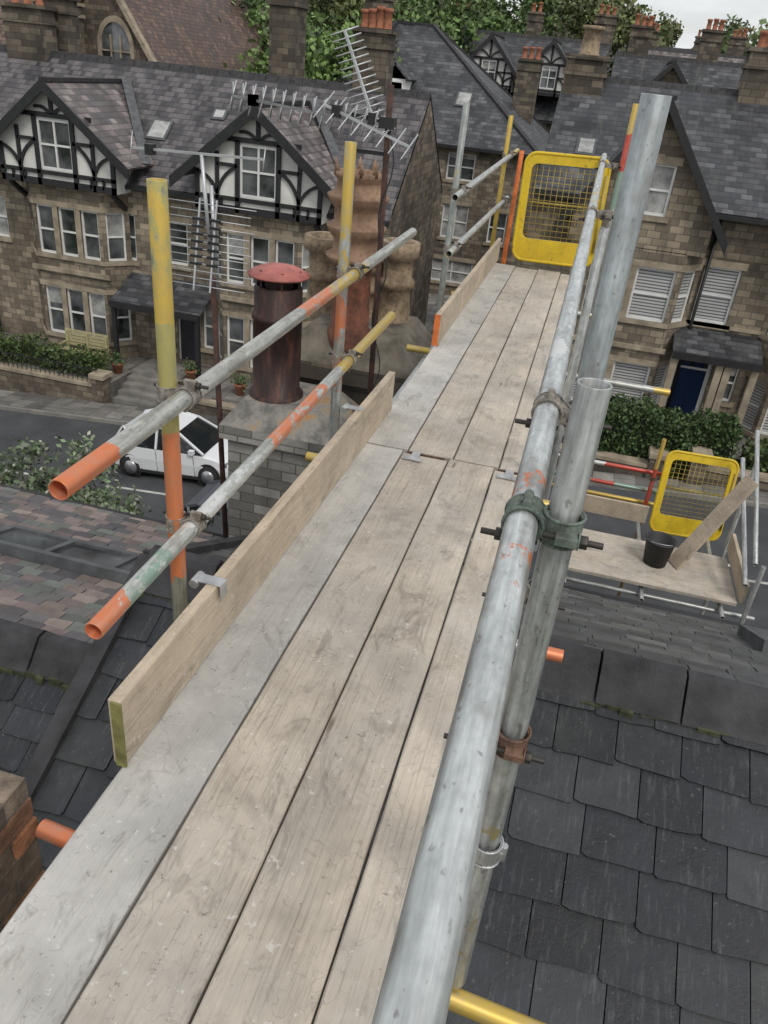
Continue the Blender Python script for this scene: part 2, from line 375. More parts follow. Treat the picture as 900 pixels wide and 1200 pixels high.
# ---------------------------------------------------------------- architecture helpers
UX=V((1,0,0)); NY=V((0,-1,0))
def wall(mb,O,u,n,w_,z0,z1,ops,rec=.16):
    O=V(O);u=V(u);n=V(n)
    us=sorted(set([0,w_]+[a for o in ops for a in o[:2]])); zs=sorted(set([z0,z1]+[a for o in ops for a in o[2:4]]))
    P=lambda a,d,z:O+u*a+n*d+V((0,0,z))
    for i in range(len(us)-1):
        for j in range(len(zs)-1):
            a,b,c,d=us[i],us[i+1],zs[j],zs[j+1]; um=(a+b)/2; zm=(c+d)/2
            if any(o[0]<um<o[1] and o[2]<zm<o[3] for o in ops): continue
            mb.poly([P(a,0,c),P(b,0,c),P(b,0,d),P(a,0,d)])
    for a,b,c,d in [o[:4] for o in ops]:
        mb.poly([P(a,0,c),P(a,-rec,c),P(a,-rec,d),P(a,0,d)][::-1]); mb.poly([P(b,0,c),P(b,-rec,c),P(b,-rec,d),P(b,0,d)])
        mb.poly([P(a,0,d),P(a,-rec,d),P(b,-rec,d),P(b,0,d)][::-1]); mb.poly([P(a,0,c),P(a,-rec,c),P(b,-rec,c),P(b,0,c)])
def window(A,O,u,n,u0,u1,z0,z1,vb=0,glass=None,trim=True,d=-.10,sash=True,blk=False):
    F=A('window_frames','black' if blk else 'white'); g=glass or random.choice(['glass','glass','glass','curtain'])
    G=A('window_panes_'+g,g)
    fw=.065
    G.bx(O,u,n,u0+.02,u1-.02,z0+.02,z1-.02,d-.06,d-.03)
    if g=='glass' and random.random()<.4:
        C=A('window_panes_curtain','curtain'); h=random.uniform(.2,.5)
        C.bx(O,u,n,u0+.04,u1-.04,z1-(z1-z0)*h,z1-.03,d-.032,d-.024)
    F.bx(O,u,n,u0,u0+fw,z0,z1,d-.02,d+.03); F.bx(O,u,n,u1-fw,u1,z0,z1,d-.02,d+.03)
    F.bx(O,u,n,u0+fw,u1-fw,z1-fw,z1,d-.02,d+.028); F.bx(O,u,n,u0+fw,u1-fw,z0,z0+fw*1.2,d-.02,d+.028)
    zm=(z0+z1)/2
    if sash: F.bx(O,u,n,u0+fw,u1-fw,zm-.03,zm+.03,d-.022,d+.02)
    for k in range(vb):
        c=u0+(u1-u0)*(k+1)/(vb+1); F.bx(O,u,n,c-.03,c+.03,z0+fw*1.2,z1-fw,d-.024,d+.024)
    if trim:
        S=A('stone_sills_and_lintels','ashlar')
        S.bx(O,u,n,u0-.12,u1+.12,z0-.14,z0,-.02,.07); S.bx(O,u,n,u0-.12,u1+.12,z1,z1+.2,-.02,.025)
def chimney(A,cx,cy,w_,d_,z0,z1,pots,mat='stone3',pm='potorange',ph=.55,pr=.13):
    S=A('chimney_stack',mat); S.box(cx-w_/2,cx+w_/2,cy-d_/2,cy+d_/2,z0,z1)
    T=A('chimney_cornice','ashlar' if mat!='stone3' else 'stone3')
    T.box(cx-w_/2-.07,cx+w_/2+.07,cy-d_/2-.07,cy+d_/2+.07,z1-.45,z1-.32); T.box(cx-w_/2-.09,cx+w_/2+.09,cy-d_/2-.09,cy+d_/2+.09,z1,z1+.13)
    P=A('chimney_pots',pm)
    for k in range(pots):
        px=cx+(k-(pots-1)/2)*(w_-.1)/max(1,pots)
        h=ph*random.uniform(.85,1.15)
        P.lathe(px,cy,z1+.1,[(pr*1.15,0),(pr*1.15,.06),(pr,.09),(pr*.9,h-.12),(pr*1.15,h-.1),(pr*1.15,h),(pr*.75,h),(pr*.75,h-.2)],14)
def roof(A,x0,x1,y0,y1,ze,zr,mat='slate',ov=.3,ridge=True,back=True):
    ym=(y0+y1)/2; s=(zr-ze)/(ym-y0); R=A('roof',mat)
    R.slab([(x0,y0-ov,ze-ov*s),(x1,y0-ov,ze-ov*s),(x1,ym,zr),(x0,ym,zr)],.12)
    R.slab([(x0,ym,zr),(x1,ym,zr),(x1,y1+ov,ze-ov*s),(x0,y1+ov,ze-ov*s)],.12)
    B=A('ridge_tiles','ridge'); n=int((x1-x0)/.45)
    for k in range(n):
        a=x0+(x1-x0)*k/n; b=x0+(x1-x0)*(k+1)/n-.015
        B.hexa([(a,ym-.2,zr-.2*s+.0),(b,ym-.2,zr-.2*s),(b,ym+.2,zr-.2*s),(a,ym+.2,zr-.2*s),(a,ym-.05,zr+.07),(b,ym-.05,zr+.07),(b,ym+.05,zr+.07),(a,ym+.05,zr+.07)])
    W=A('gutter','black'); W.box(x0,x1,y0-ov-.1,y0-ov+.02,ze-ov*s-.16,ze-ov*s-.04)
def gable_end(A,x,y0,y1,ze,zr,z0,mat,sgn):
    W=A('walls',mat); ym=(y0+y1)/2
    W.poly([(x,y0,z0),(x,y1,z0),(x,y1,ze),(x,ym,zr),(x,y0,ze)][::1 if sgn>0 else -1])
def rooflight(A,x,yc,ze,s,y0,w_=.7,h=.9):
    c=V((x,yc,ze+(yc-y0)*s)); up=V((0,1,s)).normalized(); n=V((0,-s,1)).normalized(); u=V((1,0,0))
    def bb(mb,a,b,c0,d,e,f): mb.hexa([c+u*a+up*c0+n*e,c+u*b+up*c0+n*e,c+u*b+up*d+n*e,c+u*a+up*d+n*e,c+u*a+up*c0+n*f,c+u*b+up*c0+n*f,c+u*b+up*d+n*f,c+u*a+up*d+n*f])
    bb(A('rooflight_frame','lead'),-w_/2,w_/2,-h/2,h/2,-.02,.06); bb(A('rooflight_glass','curtain'),-w_/2+.08,w_/2-.08,-h/2+.08,h/2-.08,.0,.075)
def front_gable(A,c,yf,zf,za,hw,ydeep,roofmat,wallmat,body,zbase,bargemat='black',timber=False,win=None):
    s=(za-zf)/hw; R=A('gable_roof',roofmat)
    for sg in (-1,1):
        R.slab([(c,yf-.35,za),(c,ydeep,za),(c+sg*hw,ydeep,zf),(c+sg*hw,yf-.35,zf)],.1)
        B=A('barge_boards',bargemat)
        a=V((c,yf-.36,za+.03)); b=V((c+sg*(hw+.05),yf-.36,zf-.02)); dn=V((0,0,-.34))
        B.hexa([a+dn+V((0,-.05,0)),b+dn+V((0,-.05,0)),b+dn,a+dn,a+V((0,-.05,0)),b+V((0,-.05,0)),b,a])
    T=A('ridge_tiles','ridge'); T.box(c-.12,c+.12,yf-.35,ydeep,za-.05,za+.07)
    zt=za-s*body
    W=A('gable_wall_'+wallmat,wallmat)
    def P(x,z,y=yf): return (x,y,z)
    if win:
        a,b,z0,z1=win
        W.poly([P(c-body,zbase),P(c+body,zbase),P(c+body,z0),P(c-body,z0)])
        def top(x): return za-s*abs(x-c)-.04
        W.poly([P(c-body,z0),P(a,z0),P(a,z1),P(a,top(a)),P(c-body,zt)]); W.poly([P(b,z0),P(c+body,z0),P(c+body,zt),P(b,top(b)),P(b,z1)])
        W.poly([P(a,z1),P(b,z1),P(b,top(b)),P(c,za-.04),P(a,top(a))])
        for q in ([P(a,z0),P(a,z1),(a,yf+.16,z1),(a,yf+.16,z0)],[P(b,z1),P(b,z0),(b,yf+.16,z0),(b,yf+.16,z1)],[P(a,z1),P(b,z1),(b,yf+.16,z1),(a,yf+.16,z1)],[P(b,z0),P(a,z0),(a,yf+.16,z0),(b,yf+.16,z0)]): W.poly(q)
    else: W.poly([P(c-body,zbase),P(c+body,zbase),P(c+body,zt),P(c,za-.04),P(c-body,zt)])
    for sg in (-1,1):
        q=[(c+sg*body,yf,zbase),(c+sg*body,ydeep,zbase),(c+sg*body,ydeep,zt-.02),(c+sg*body,yf,zt-.02)]
        W.poly(q if sg>0 else q[::-1])
    W.poly([(c-body,yf,zbase),(c-body,yf+1,zbase),(c+body,yf+1,zbase),(c+body,yf,zbase)])
    if timber:
        K=A('timber_framing','black'); y=yf-.04
        def beam(x0,z0,x1,z1,wd=.15): K.bar((x0,y,z0),(x1,y,z1),.08,wd,up=V((-(z1-z0),0,x1-x0)))
        def curve(x0,z0,x1,z1,bow,wd=.09):
            p=[]
            for k in range(6):
                q=k/5; mx_=x0+(x1-x0)*q; mz=z0+(z1-z0)*q; o=bow*math.sin(math.pi*q); L=math.hypot(x1-x0,z1-z0)
                p.append((mx_-(z1-z0)/L*o,mz+(x1-x0)/L*o))
            for q0,q1 in zip(p[:-1],p[1:]): beam(q0[0],q0[1],q1[0],q1[1],wd)
        a,b,z0,z1=win
        def top(x): return za-s*abs(x-c)-.3
        zmid=z1-.62
        beam(c-body,zbase+.1,c+body,zbase+.1,.2); beam(c-body,z0-.09,c+body,z0-.09,.12)
        beam(c-hw*.5,z1+.12,c+hw*.5,z1+.12,.14)
        for x in (c-body+.07,a-.07,b+.07,c+body-.07): beam(x,zbase,x,min(top(x),z1+.1) if abs(x-c)<body-.1 else top(x),.14)
        for sg in (-1,1):
            e=a-.07 if sg<0 else b+.07; f=c+sg*(body-.07); m=(e+f)/2
            beam(m,zbase,m,top(m),.11); beam(e,zmid,f,zmid,.1) if top(f)>zmid else beam(e,zmid,m,zmid,.1)
            curve(m,z0,f,zmid-.25,.12*sg); curve(m,z0+.05,e,zmid,-.12*sg)
            for q in (.33,.66): beam(e+(f-e)*q+sg*.1,zbase+.1,e+(f-e)*q+sg*.1,z0-.1,.07)
            curve(c+sg*.08,z1+.18,c+sg*.6,min(z1+.55,top(c+sg*.6)),.08*sg)
        beam(c,z1+.15,c,za-.25,.12)
        window(A,(0,yf,0),UX,NY,a,b,z0,z1,1,'glass',False,-.02)
def canted_bay(A,c,y,yw,hf,hb,zb,zt,floors,mat,lights=3,roofmat=None,gl=None):
    pts=[V((c-hb,yw,0)),V((c-hf,y,0)),V((c+hf,y,0)),V((c+hb,yw,0))]
    W=A('bay_walls',mat)
    for k in range(3):
        O=pts[k]; u=(pts[k+1]-O); L=u.length; u.normalize(); n=V((u.y,-u.x,0))
        nl=lights if k==1 else 1; ops=[]
        mg=.12 if k==1 else .16
        lw=(L-mg*2-.2*(nl-1))/nl
        for z0,z1 in floors:
            for i in range(nl):
                a=mg+i*(lw+.2); ops.append((a,a+lw,z0,z1))
        wall(W,O,u,n,L,zb,zt,ops)
        for o in ops: window(A,O,u,n,*o,glass=gl,trim=False)
        S=A('stone_sills_and_lintels','ashlar')
        for z0,z1 in floors:
            S.bx(O,u,n,-.02,L+.02,z0-.13,z0,-.02,.06); S.bx(O,u,n,-.02,L+.02,z1,z1+.17,-.02,.03)
            for i in range(nl-1):
                a=mg+i*(lw+.2)+lw; S.bx(O,u,n,a,a+.2,z0,z1,-.02,.02)
    top=[p+V((0,0,zt)) for p in pts]; W.poly(top)
# ---------------------------------------------------------------- left terrace
def left_house(c,x0,x1,endr=False,doors=()):
    A=Asm('terraced_house'); zb=-10.15
    ops=[(a-x0,b-x0,z0,z1) for a,b,z0,z1,_ in doors]
    extra=[(x1-x0-1.75,x1-x0-.85,-6.7,-5.15)] if not endr else []
    extra+=[(0.35,1.1,-6.6,-5.2)]
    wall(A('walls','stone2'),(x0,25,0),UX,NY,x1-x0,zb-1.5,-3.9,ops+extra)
    for o in extra: window(A,(x0,25,0),UX,NY,*o)
    for a,b,z0,z1,m in doors:
        if m=='win': window(A,(0,25,0),UX,NY,a,b,z0,z1)
        else:
            A('door',m).box(a+.05,b-.05,25.12,25.17,z0,z1-.4); A('door_fanlight','glass').box(a+.05,b-.05,25.12,25.15,z1-.37,z1); A('door_frame','white').box(a,b,25.08,25.14,z1-.4,z1-.36)
            A('door_frame','white').box(a,a+.05,25.08,25.15,z0,z1); A('door_frame','white').box(b-.05,b,25.08,25.15,z0,z1)
    roof(A,x0,x1,25,33,-3.9,-.7,'slatepat')
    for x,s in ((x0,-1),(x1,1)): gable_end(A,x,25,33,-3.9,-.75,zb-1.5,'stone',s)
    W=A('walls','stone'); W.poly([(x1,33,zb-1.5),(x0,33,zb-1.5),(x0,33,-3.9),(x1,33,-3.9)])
    canted_bay(A,c,24.3,25.0,1.3,1.95,zb-1.5,-4.45,[(-6.72,-5.12),(-9.56,-7.85)],'stone2')
    S=A('string_course','ashlar'); S.box(c-1.5,c+1.5,24.2,24.3,-7.3,-7.15)
    front_gable(A,c,24.12,-3.55,-1.33,2.75,28.6,'slatepurple','render',2.1,-4.44,timber=True,win=(c-.6,c+.6,-3.95,-2.45))
    for dx in (-1.9,1.9): A('corbels','black').bar((c+dx,24.9,-5.0),(c+dx,24.2,-4.5),.14,.14)
    A('downpipe','black').cyl((x0+.15,24.93,zb),(x0+.15,24.93,-4),.05,seg=8)
    A('lead_valley','lead').bar((c+2.75,24.9,-3.5),(c+.3,28.1,-1.25),.3,.05)
    return A
A=left_house(-24.1,-28.1,-21.1); chimney(A,-21.1,29,1.6,.8,-3,.6,3); A.done()
A=left_house(-17.1,-21.1,-14.1,doors=[]); rooflight(A,-14.75,26.6,-3.9,.8,25,.75,.9); chimney(A,-20.6,30,1.2,.8,-3,1.0,2)
A.done()
A=left_house(-10.1,-14.1,-6.0,True,doors=[(-13.5,-12.6,-10.0,-7.6,'darkdoor'),(-12.5,-12.05,-9.4,-7.8,'win')])
chimney(A,-11.6,30.2,1.0,1.0,-3,1.9,2,'stone3'); chimney(A,-8.15,29.3,1.15,.9,-3,.9,4,'stone3','potorange',.6)
rooflight(A,-12.9,27.4,-3.9,.8,25,.5,.5)
P=A('porch_roof','slate'); P.slab([(-15.2,23.5,-7.75),(-11.9,23.5,-7.75),(-11.9,25,-7.1),(-15.2,25,-7.1)],.08)
A('porch_fascia','black').box(-15.2,-11.9,23.42,23.5,-7.95,-7.76)
for x in (-15.1,-13.4,-12.0): A('porch_posts','black').box(x-.07,x+.07,23.5,23.62,-10.1,-7.85)
A.done()
def garden(x0,x1,top,mat='paving',y0=22.3):
    mb=MB(); mb.box(x0,x1,y0,24.999,top-1.6,top,0); mb.obj('garden_terrace',[M[mat]])
garden(-28,-14.6,-10.2); garden(-12.6,-6.0,-10.05); 
mb=MB()
for k in range(5): mb.box(-14.6,-12.6,22.3+k*.32-.0,24.99,-11.4,-10.75+k*.15)
mb.obj('garden_steps',[M['kerb']])
def gwall(x0,x1,y,top,th=.3,mat='stone'):
    mb=MB(); b=top-1.6
    mb.box(x0,x1,y,y+th,b,top,0); mb.box(x0-.03,x1+.03,y-.05,y+th+.05,top,top+.1,1)
    for x in (x0,x1):
        mb.box(x-.22,x+.22,y-.1,y+th+.1,b,top+.35,0); mb.box(x-.27,x+.27,y-.15,y+th+.15,top+.35,top+.5,1)
    return mb.obj('garden_wall',[M[mat],M['ashlar']])
gwall(-28,-14.9,22.0,-10.35); gwall(-12.3,-6.2,22.0,-10.2); 
mb=MB()
for k in range(34):
    x=-21+k*.18; mb.cyl((x,22.12,-10.25),(x,22.12,-9.7),.012,seg=5)
mb.box(-21,-15,22.1,22.14,-9.78,-9.75); mb.obj('iron_railings',[M['black']])
for (x,y_,z) in ((-14.9,23.2,-10.2),(-12.2,23.4,-10.05),(-10.2,23.0,-10.05)):
    e=empty('plant_pot',(x,y_,z)); mb=MB(); mb.lathe(0,0,0,[(0,0),(.13,0),(.19,.33),(.21,.34),(.21,.38),(.17,.38),(0,.33)],14); mb.obj('pot',[M['potorange']],e)
    mb=MB()
    for k in range(120):
        d=V((random.gauss(0,.13),random.gauss(0,.13),.5+random.gauss(0,.12))); a=V((random.gauss(0,1),random.gauss(0,1),random.gauss(0,1))).normalized()*.05; b=a.orthogonal().normalized()*.035
        mb.poly([d-a,d-b,d+a,d+b],0,(.05,.09,.025))
    mb.obj('foliage',[M['leaf']],e)
# ---------------------------------------------------------------- leaves
def leaves(mb,pts,size,cols,flat=0):
    for p in pts:
        a=V((random.gauss(0,1),random.gauss(0,1),random.gauss(0,1))).normalized(); b=a.orthogonal().normalized()
        ang=random.random()*6.28; b=(Matrix.Rotation(ang,3,a)@b); c=a.cross(b); s=size*random.uniform(.6,1.3)
        k=random.choice(cols); j=random.uniform(.75,1.25); k=sc(k,j)
        p=V(p); mb.poly([p-b*s*.5,p-c*s*.32,p+b*s*.55,p+c*s*.32],0,k)
GREENS=[(.06,.095,.028),(.075,.12,.03),(.045,.07,.02),(.10,.14,.04)]
def hedge(name,x0,x1,y0,y1,z0,z1,n=2500,size=.11,cols=GREENS):
    mb=MB(); pts=[]
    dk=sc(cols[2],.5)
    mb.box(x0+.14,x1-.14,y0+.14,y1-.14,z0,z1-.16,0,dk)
    for _ in range(n):
        f=random.random(); x=random.uniform(x0,x1); bump=.09*math.sin(x*3.1)+.07*math.sin(x*7.7)+.05*math.sin(x*1.3)
        if f<.5: pts.append((x,y0+random.uniform(-.06,.16)+bump*.5,random.uniform(z0,z1+bump)))
        elif f<.9: pts.append((x,random.uniform(y0,y1),z1+random.uniform(-.16,.1)+bump))
        else: pts.append((random.choice((x0,x1))+random.uniform(-.08,.08),random.uniform(y0,y1),random.uniform(z0,z1)))
    leaves(mb,pts,size,cols); return mb.obj(name,[M['leaf']])
hedge('hedge',-24,-15.2,22.35,23.1,-10.2,-9.45,4200,.12)
hedge('hedge',1.3,5.2,21.75,23.0,-9.5,-7.85,6000,.12,[(.04,.075,.02),(.055,.10,.028),(.028,.05,.015),(.08,.13,.04)])
hedge('hedge',5.6,12,21.9,22.8,-9.3,-8.3,3500,.12)
def crown(lobes,n,size,cols):
    e=MB(); cl=[]
    for (x,y,z,r) in lobes:
        k=max(4,int(14*r))
        for _ in range(k):
            d=V((random.gauss(0,1),random.gauss(0,1),random.gauss(0,1))).normalized()*r*random.uniform(.45,1.0)
            cl.append((x+d.x,y+d.y,z+d.z*.8,r*random.uniform(.22,.42),random.uniform(.6,1.5)))
    per=max(1,n//len(cl))
    for (x,y,z,r,b) in cl:
        for _ in range(per):
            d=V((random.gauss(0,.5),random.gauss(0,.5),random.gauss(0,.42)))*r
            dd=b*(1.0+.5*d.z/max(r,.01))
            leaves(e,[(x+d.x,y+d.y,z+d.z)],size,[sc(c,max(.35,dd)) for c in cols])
    return e
def tree(name,loc,h,r,n=4200,size=.35,cols=GREENS,seed=0):
    random.seed(seed); E=empty(name,loc)
    lobes=[(0,0,h*.68,r*.75)]
    for k in range(7):
        a=k*.9+random.random(); lobes.append((math.cos(a)*r*.6,math.sin(a)*r*.6,h*random.uniform(.42,.85),r*random.uniform(.3,.5)))
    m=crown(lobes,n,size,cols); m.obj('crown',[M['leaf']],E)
    t_=MB(); t_.cyl((0,0,-.5),(0,0,h*.5),r*.09,r*.055,8)
    for k in range(6):
        l=lobes[1+k%7]; t_.cyl((0,0,h*(.25+.04*k)),(l[0]*.8,l[1]*.8,l[2]),r*.04,r*.012,6)
    t_.obj('trunk',[M['bark']],E); return E
SH=[(.11,.15,.08),(.14,.18,.10),(.07,.10,.05),(.26,.27,.21)]
tree('shrub',(-9.5,11.6,zg(-9.3,11)),3.1,2.2,8000,.12,SH,3)
tree('shrub',(-12.4,11.4,zg(-12.6,11)),3.4,2.3,6500,.12,SH,4)
tree('shrub',(-6.9,22.9,-10.0),1.5,.7,900,.1,GREENS,5)
# ---------------------------------------------------------------- middle house
A=Asm('stone_house'); zb=-10.0
wins=[(-9.5,-8.55,-4.75,-3.35),(-7.5,-6.1,-4.65,-3.4),(-9.55,-8.4,-7.4,-5.95),(-7.45,-6.1,-7.45,-5.8),(-7.7,-5.5,-9.7,-8.55),(-12.6,-11.4,-7.4,-5.95),(-12.6,-11.4,-4.65,-3.4),(-5,-4.1,-7.4,-5.9)]
x0=-15
wall(A('walls','stone2'),(x0,42,0),UX,NY,11.6,zb-1,-3.05,[(a-x0,b-x0,c,d) for a,b,c,d in wins])
for a,b,c,d in wins: window(A,(0,42,0),UX,NY,a,b,c,d,0 if b-a<1.3 else 1)
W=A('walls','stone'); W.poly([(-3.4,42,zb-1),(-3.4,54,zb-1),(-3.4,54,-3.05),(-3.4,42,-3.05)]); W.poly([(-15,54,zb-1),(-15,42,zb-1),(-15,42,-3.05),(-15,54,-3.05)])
R=A('roof','slate'); e=-3.05; a=(-15.4,41.6,e);b=(-3.0,41.6,e);c=(-3.0,54.4,e);d=(-15.4,54.4,e); r1=(-12.2,48,2.1); r2=(-10.2,48,2.1)
for q in ([a,b,r2,r1],[b,c,r2],[c,d,r1,r2],[d,a,r1]): R.poly(q)
R.poly([a,d,c,b])
K=A('hip_tiles','ridge')
for p,q in ((a,r1),(b,r2),(r1,r2),(c,r2),(d,r1)): K.bar(p,q,.25,.14)
A('gutter','black').box(-15.4,-3,41.5,41.62,e-.15,e)
rooflight(A,-7.4,44.0,e,.80,41.6,.8,1.0)
D=A('dormer_cheeks','white'); D.box(-11.4,-10.3,43.2,46.5,-1.9,-.5); R2=A('dormer_roof','slate')
R2.slab([(-11.6,43.0,-.5),(-10.85,43.0,.2),(-10.85,46.5,.2),(-11.6,46.5,-.5)],.08); R2.slab([(-10.1,43.0,-.5),(-10.85,43.0,.2),(-10.85,46.5,.2),(-10.1,46.5,-.5)],.08)
window(A,(0,43.2,0),UX,NY,-11.3,-10.4,-1.8,-.6,0,'glass',False,.03)
chimney(A,-13,47,1.3,.9,0,2.9,3); chimney(A,-4.9,49,1.2,.8,-3,.9,3)
A.done()
# ---------------------------------------------------------------- right terrace
def right_house(c,x0,x1,first=False):
    A=Asm('terraced_house'); zb=-9.0
    if first: ops=[(3.55,4.6,-5.9,-4.25),(3.45,4.6,-8.9,-6.95)]
    else: ops=[(x0+.1,x0+.72,-8.25,-7.05),(c+2.15,c+3.4,-5.9,-4.25),(c+2.05,c+3.2,-8.9,-6.95)]
    ops=[o for o in ops if o[1]<x1-.05]
    wall(A('walls','stone2'),(x0,25.5,0),UX,NY,x1-x0,zb-2,-2.55,[(a-x0,b-x0,p,q) for a,b,p,q in ops])
    for a,b,p,q in ops:
        if p==-8.9:
            A('door','bluedoor').box(a+.12,b-.12,25.6,25.66,p,q-.45); A('door_frame','white').box(a,a+.12,25.56,25.67,p,q); A('door_frame','white').box(b-.12,b,25.56,25.67,p,q)
            A('door_frame','white').box(a+.12,b-.12,25.56,25.67,q-.45,q-.38); A('door_fanlight','glass').box(a+.12,b-.12,25.6,25.64,q-.38,q)
            for k in range(2):
                for j in range(2): A('door_panels','bluedoor').box(a+.24+k*.38,a+.50+k*.38,25.58,25.605,p+.25+j*.85,p+.9+j*.8)
        else: window(A,(0,25.5,0),UX,NY,a,b,p,q,0,'blind' if q==-4.25 else 'glass')
    roof(A,x0,x1,25.5,34.5,-2.55,.3,'slate'); 
    for x,s in ((x0,-1),(x1,1)): gable_end(A,x,25.5,34.5,-2.55,.25,zb-2,'stone',s)
    A('walls','stone').poly([(x1,34.5,zb-2),(x0,34.5,zb-2),(x0,34.5,-2.55),(x1,34.5,-2.55)])
    canted_bay(A,c+.1,24.75,25.5,1.35,1.95,zb-2,-3.9,[(-5.95,-4.4),(-8.85,-7.3)],'stone2',2,None,'blind')
    S=A('string_course','ashlar'); S.box(c-1.5,c+1.6,24.68,24.75,-6.85,-6.7); S.box(x0,x1,25.43,25.5,-6.0,-5.9)
    front_gable(A,c,24.75,-3.4,-.05,2.35,29.8,'slate','stone2',1.95,-3.92,win=(c-.35,c+.6,-3.0,-1.65))
    window(A,(0,24.75,0),UX,NY,c-.35,c+.6,-3.0,-1.65,0,'curtain')
    for a,b in ((c+1.75,x1),(x0,c-1.8)):
        if b-a<.5 or (first and a==x0): continue
        P=A('porch_roof','slate'); P.slab([(a,24.2,-6.55),(b,24.2,-6.55),(b,25.5,-6.1),(a,25.5,-6.1)],.08)
        A('porch_fascia','black').box(a,b,24.1,24.2,-6.75,-6.56)
        for x in (a+.12,b-.12): A('porch_posts','ashlar').box(x-.1,x+.1,24.25,24.42,-9,-6.65)
    A('downpipe','black').cyl((c+2.2,25.42,zb),(c+2.2,25.42,-2.8),.05,seg=8)
    return A
A=right_house(1.4,-1.8,4.7,True); chimney(A,-1.15,29.6,1.25,.9,-2,.75,1,'stone3','potbuff',.75,.3); chimney(A,4.2,30,1.1,.9,-2,1.4,2)
rooflight(A,-.6,27.0,-2.55,.633,25.5,.6,.8); A.done()
A=right_house(7.5,4.7,11.2); chimney(A,9.7,30,1.1,.9,-2,1.4,3); rooflight(A,5.2,28.4,-2.55,.633,25.5,.6,.8); A.done()
A=right_house(14,11.2,18.2); A.done()
garden(-1.8,1.5,-9.1); garden(1.5,18,-9.1,'paving',23.05)
gwall(-1.6,3.2,21.4,-9.2,mat='stone3'); gwall(4.3,12,21.4,-8.95,mat='stone3')
# ---------------------------------------------------------------- background houses
def row(name,x0,x1,y,dep,zb,ze,zr,gx=(),wall_='stone',rm='slate',ch=(),tudor=True,hw=2.0,ga=.3):
    A=Asm(name); nw=int((x1-x0)/2.6); ops=[]
    for k in range(nw):
        a=x0+1+k*2.6
        for z in (ze-1.9,ze-4.6):
            if a+1<x1: ops.append((a,a+.95,z,z+1.4))
    wall(A('walls',wall_),(x0,y,0),UX,NY,x1-x0,zb-2,ze,[(a-x0,b-x0,c,d) for a,b,c,d in ops])
    for o in ops: window(A,(0,y,0),UX,NY,*o)
    roof(A,x0,x1,y,y+dep,ze,zr,rm)
    for x,s in ((x0,-1),(x1,1)): gable_end(A,x,y,y+dep,ze,zr-.05,zb-2,wall_,s)
    for k in range(int((x1-x0)/6)): rooflight(A,x0+2.5+k*6+random.uniform(-1,1),y+dep*.25,ze,(zr-ze)/(dep/2),y,.8,1.0)
    for g in gx:
        za=zr-ga
        front_gable(A,g,y-.7,za-hw*1.1,za,hw,y+dep/2,rm,'render' if tudor else wall_,hw*.8,za-hw*1.1-.9,timber=tudor,win=(g-.5,g+.5,za-hw*1.1-.5,za-hw*1.1+.8)if tudor else None)
    for cx,w_,h,p in ch: chimney(A,cx,y+dep/2+.3,w_,.8,zr-2,zr+h,p,pm=random.choice(['potorange','potbuff','potorange']))
    A.done()
random.seed(5)
row('terraced_house',-14,-1.2,60,9,-8,-1.9,2.75,(-8.6,-4.6),ch=((-11.8,1.2,1.2,3),(-6.6,1.0,1.3,2),(-1.8,1.4,1.5,3)),hw=2.1)
row('terraced_house',-.6,14,50,9,-8.6,-2.6,1.9,(2.5,),'stone','slate',((.6,1.2,1.3,3),(4.5,1.1,1.4,3),(8.6,1.3,1.2,4)),False)
row('terraced_house',1,24,74,9,-6,-.9,3.3,(6,14),'stone','slatepurple',((1.6,1.3,1.1,4),(8.5,1.2,1.2,3),(13,1.2,1.2,4),(19,1.2,1.1,3)),False)
row('terraced_house',-44,-20,62,9,-8,-3.6,.6,(-38,-28),'stone','slate',((-33,1.3,1.2,3),(-25,1.3,1.3,3)),False)
row('terraced_house',-34,-14,84,9,-5,-.6,3.4,(-27,-19),'stone','slatepurple',((-24,1.3,1.3,3),(-16,1.3,1.3,3)),True)
row('terraced_house',-9,8,92,9,-4,.4,4.2,(-4,3),'stone','slate',((-7,1.2,1.2,3),(0,1.2,1.1,4),(7,1.2,1.1,3)),False)
row('terraced_house',12,34,98,9,-4,.2,4.2,(17,26),'stone2','slate',((14,1.2,1.1,3),(21,1.2,1.2,3),(29,1.2,1.1,3)),False)
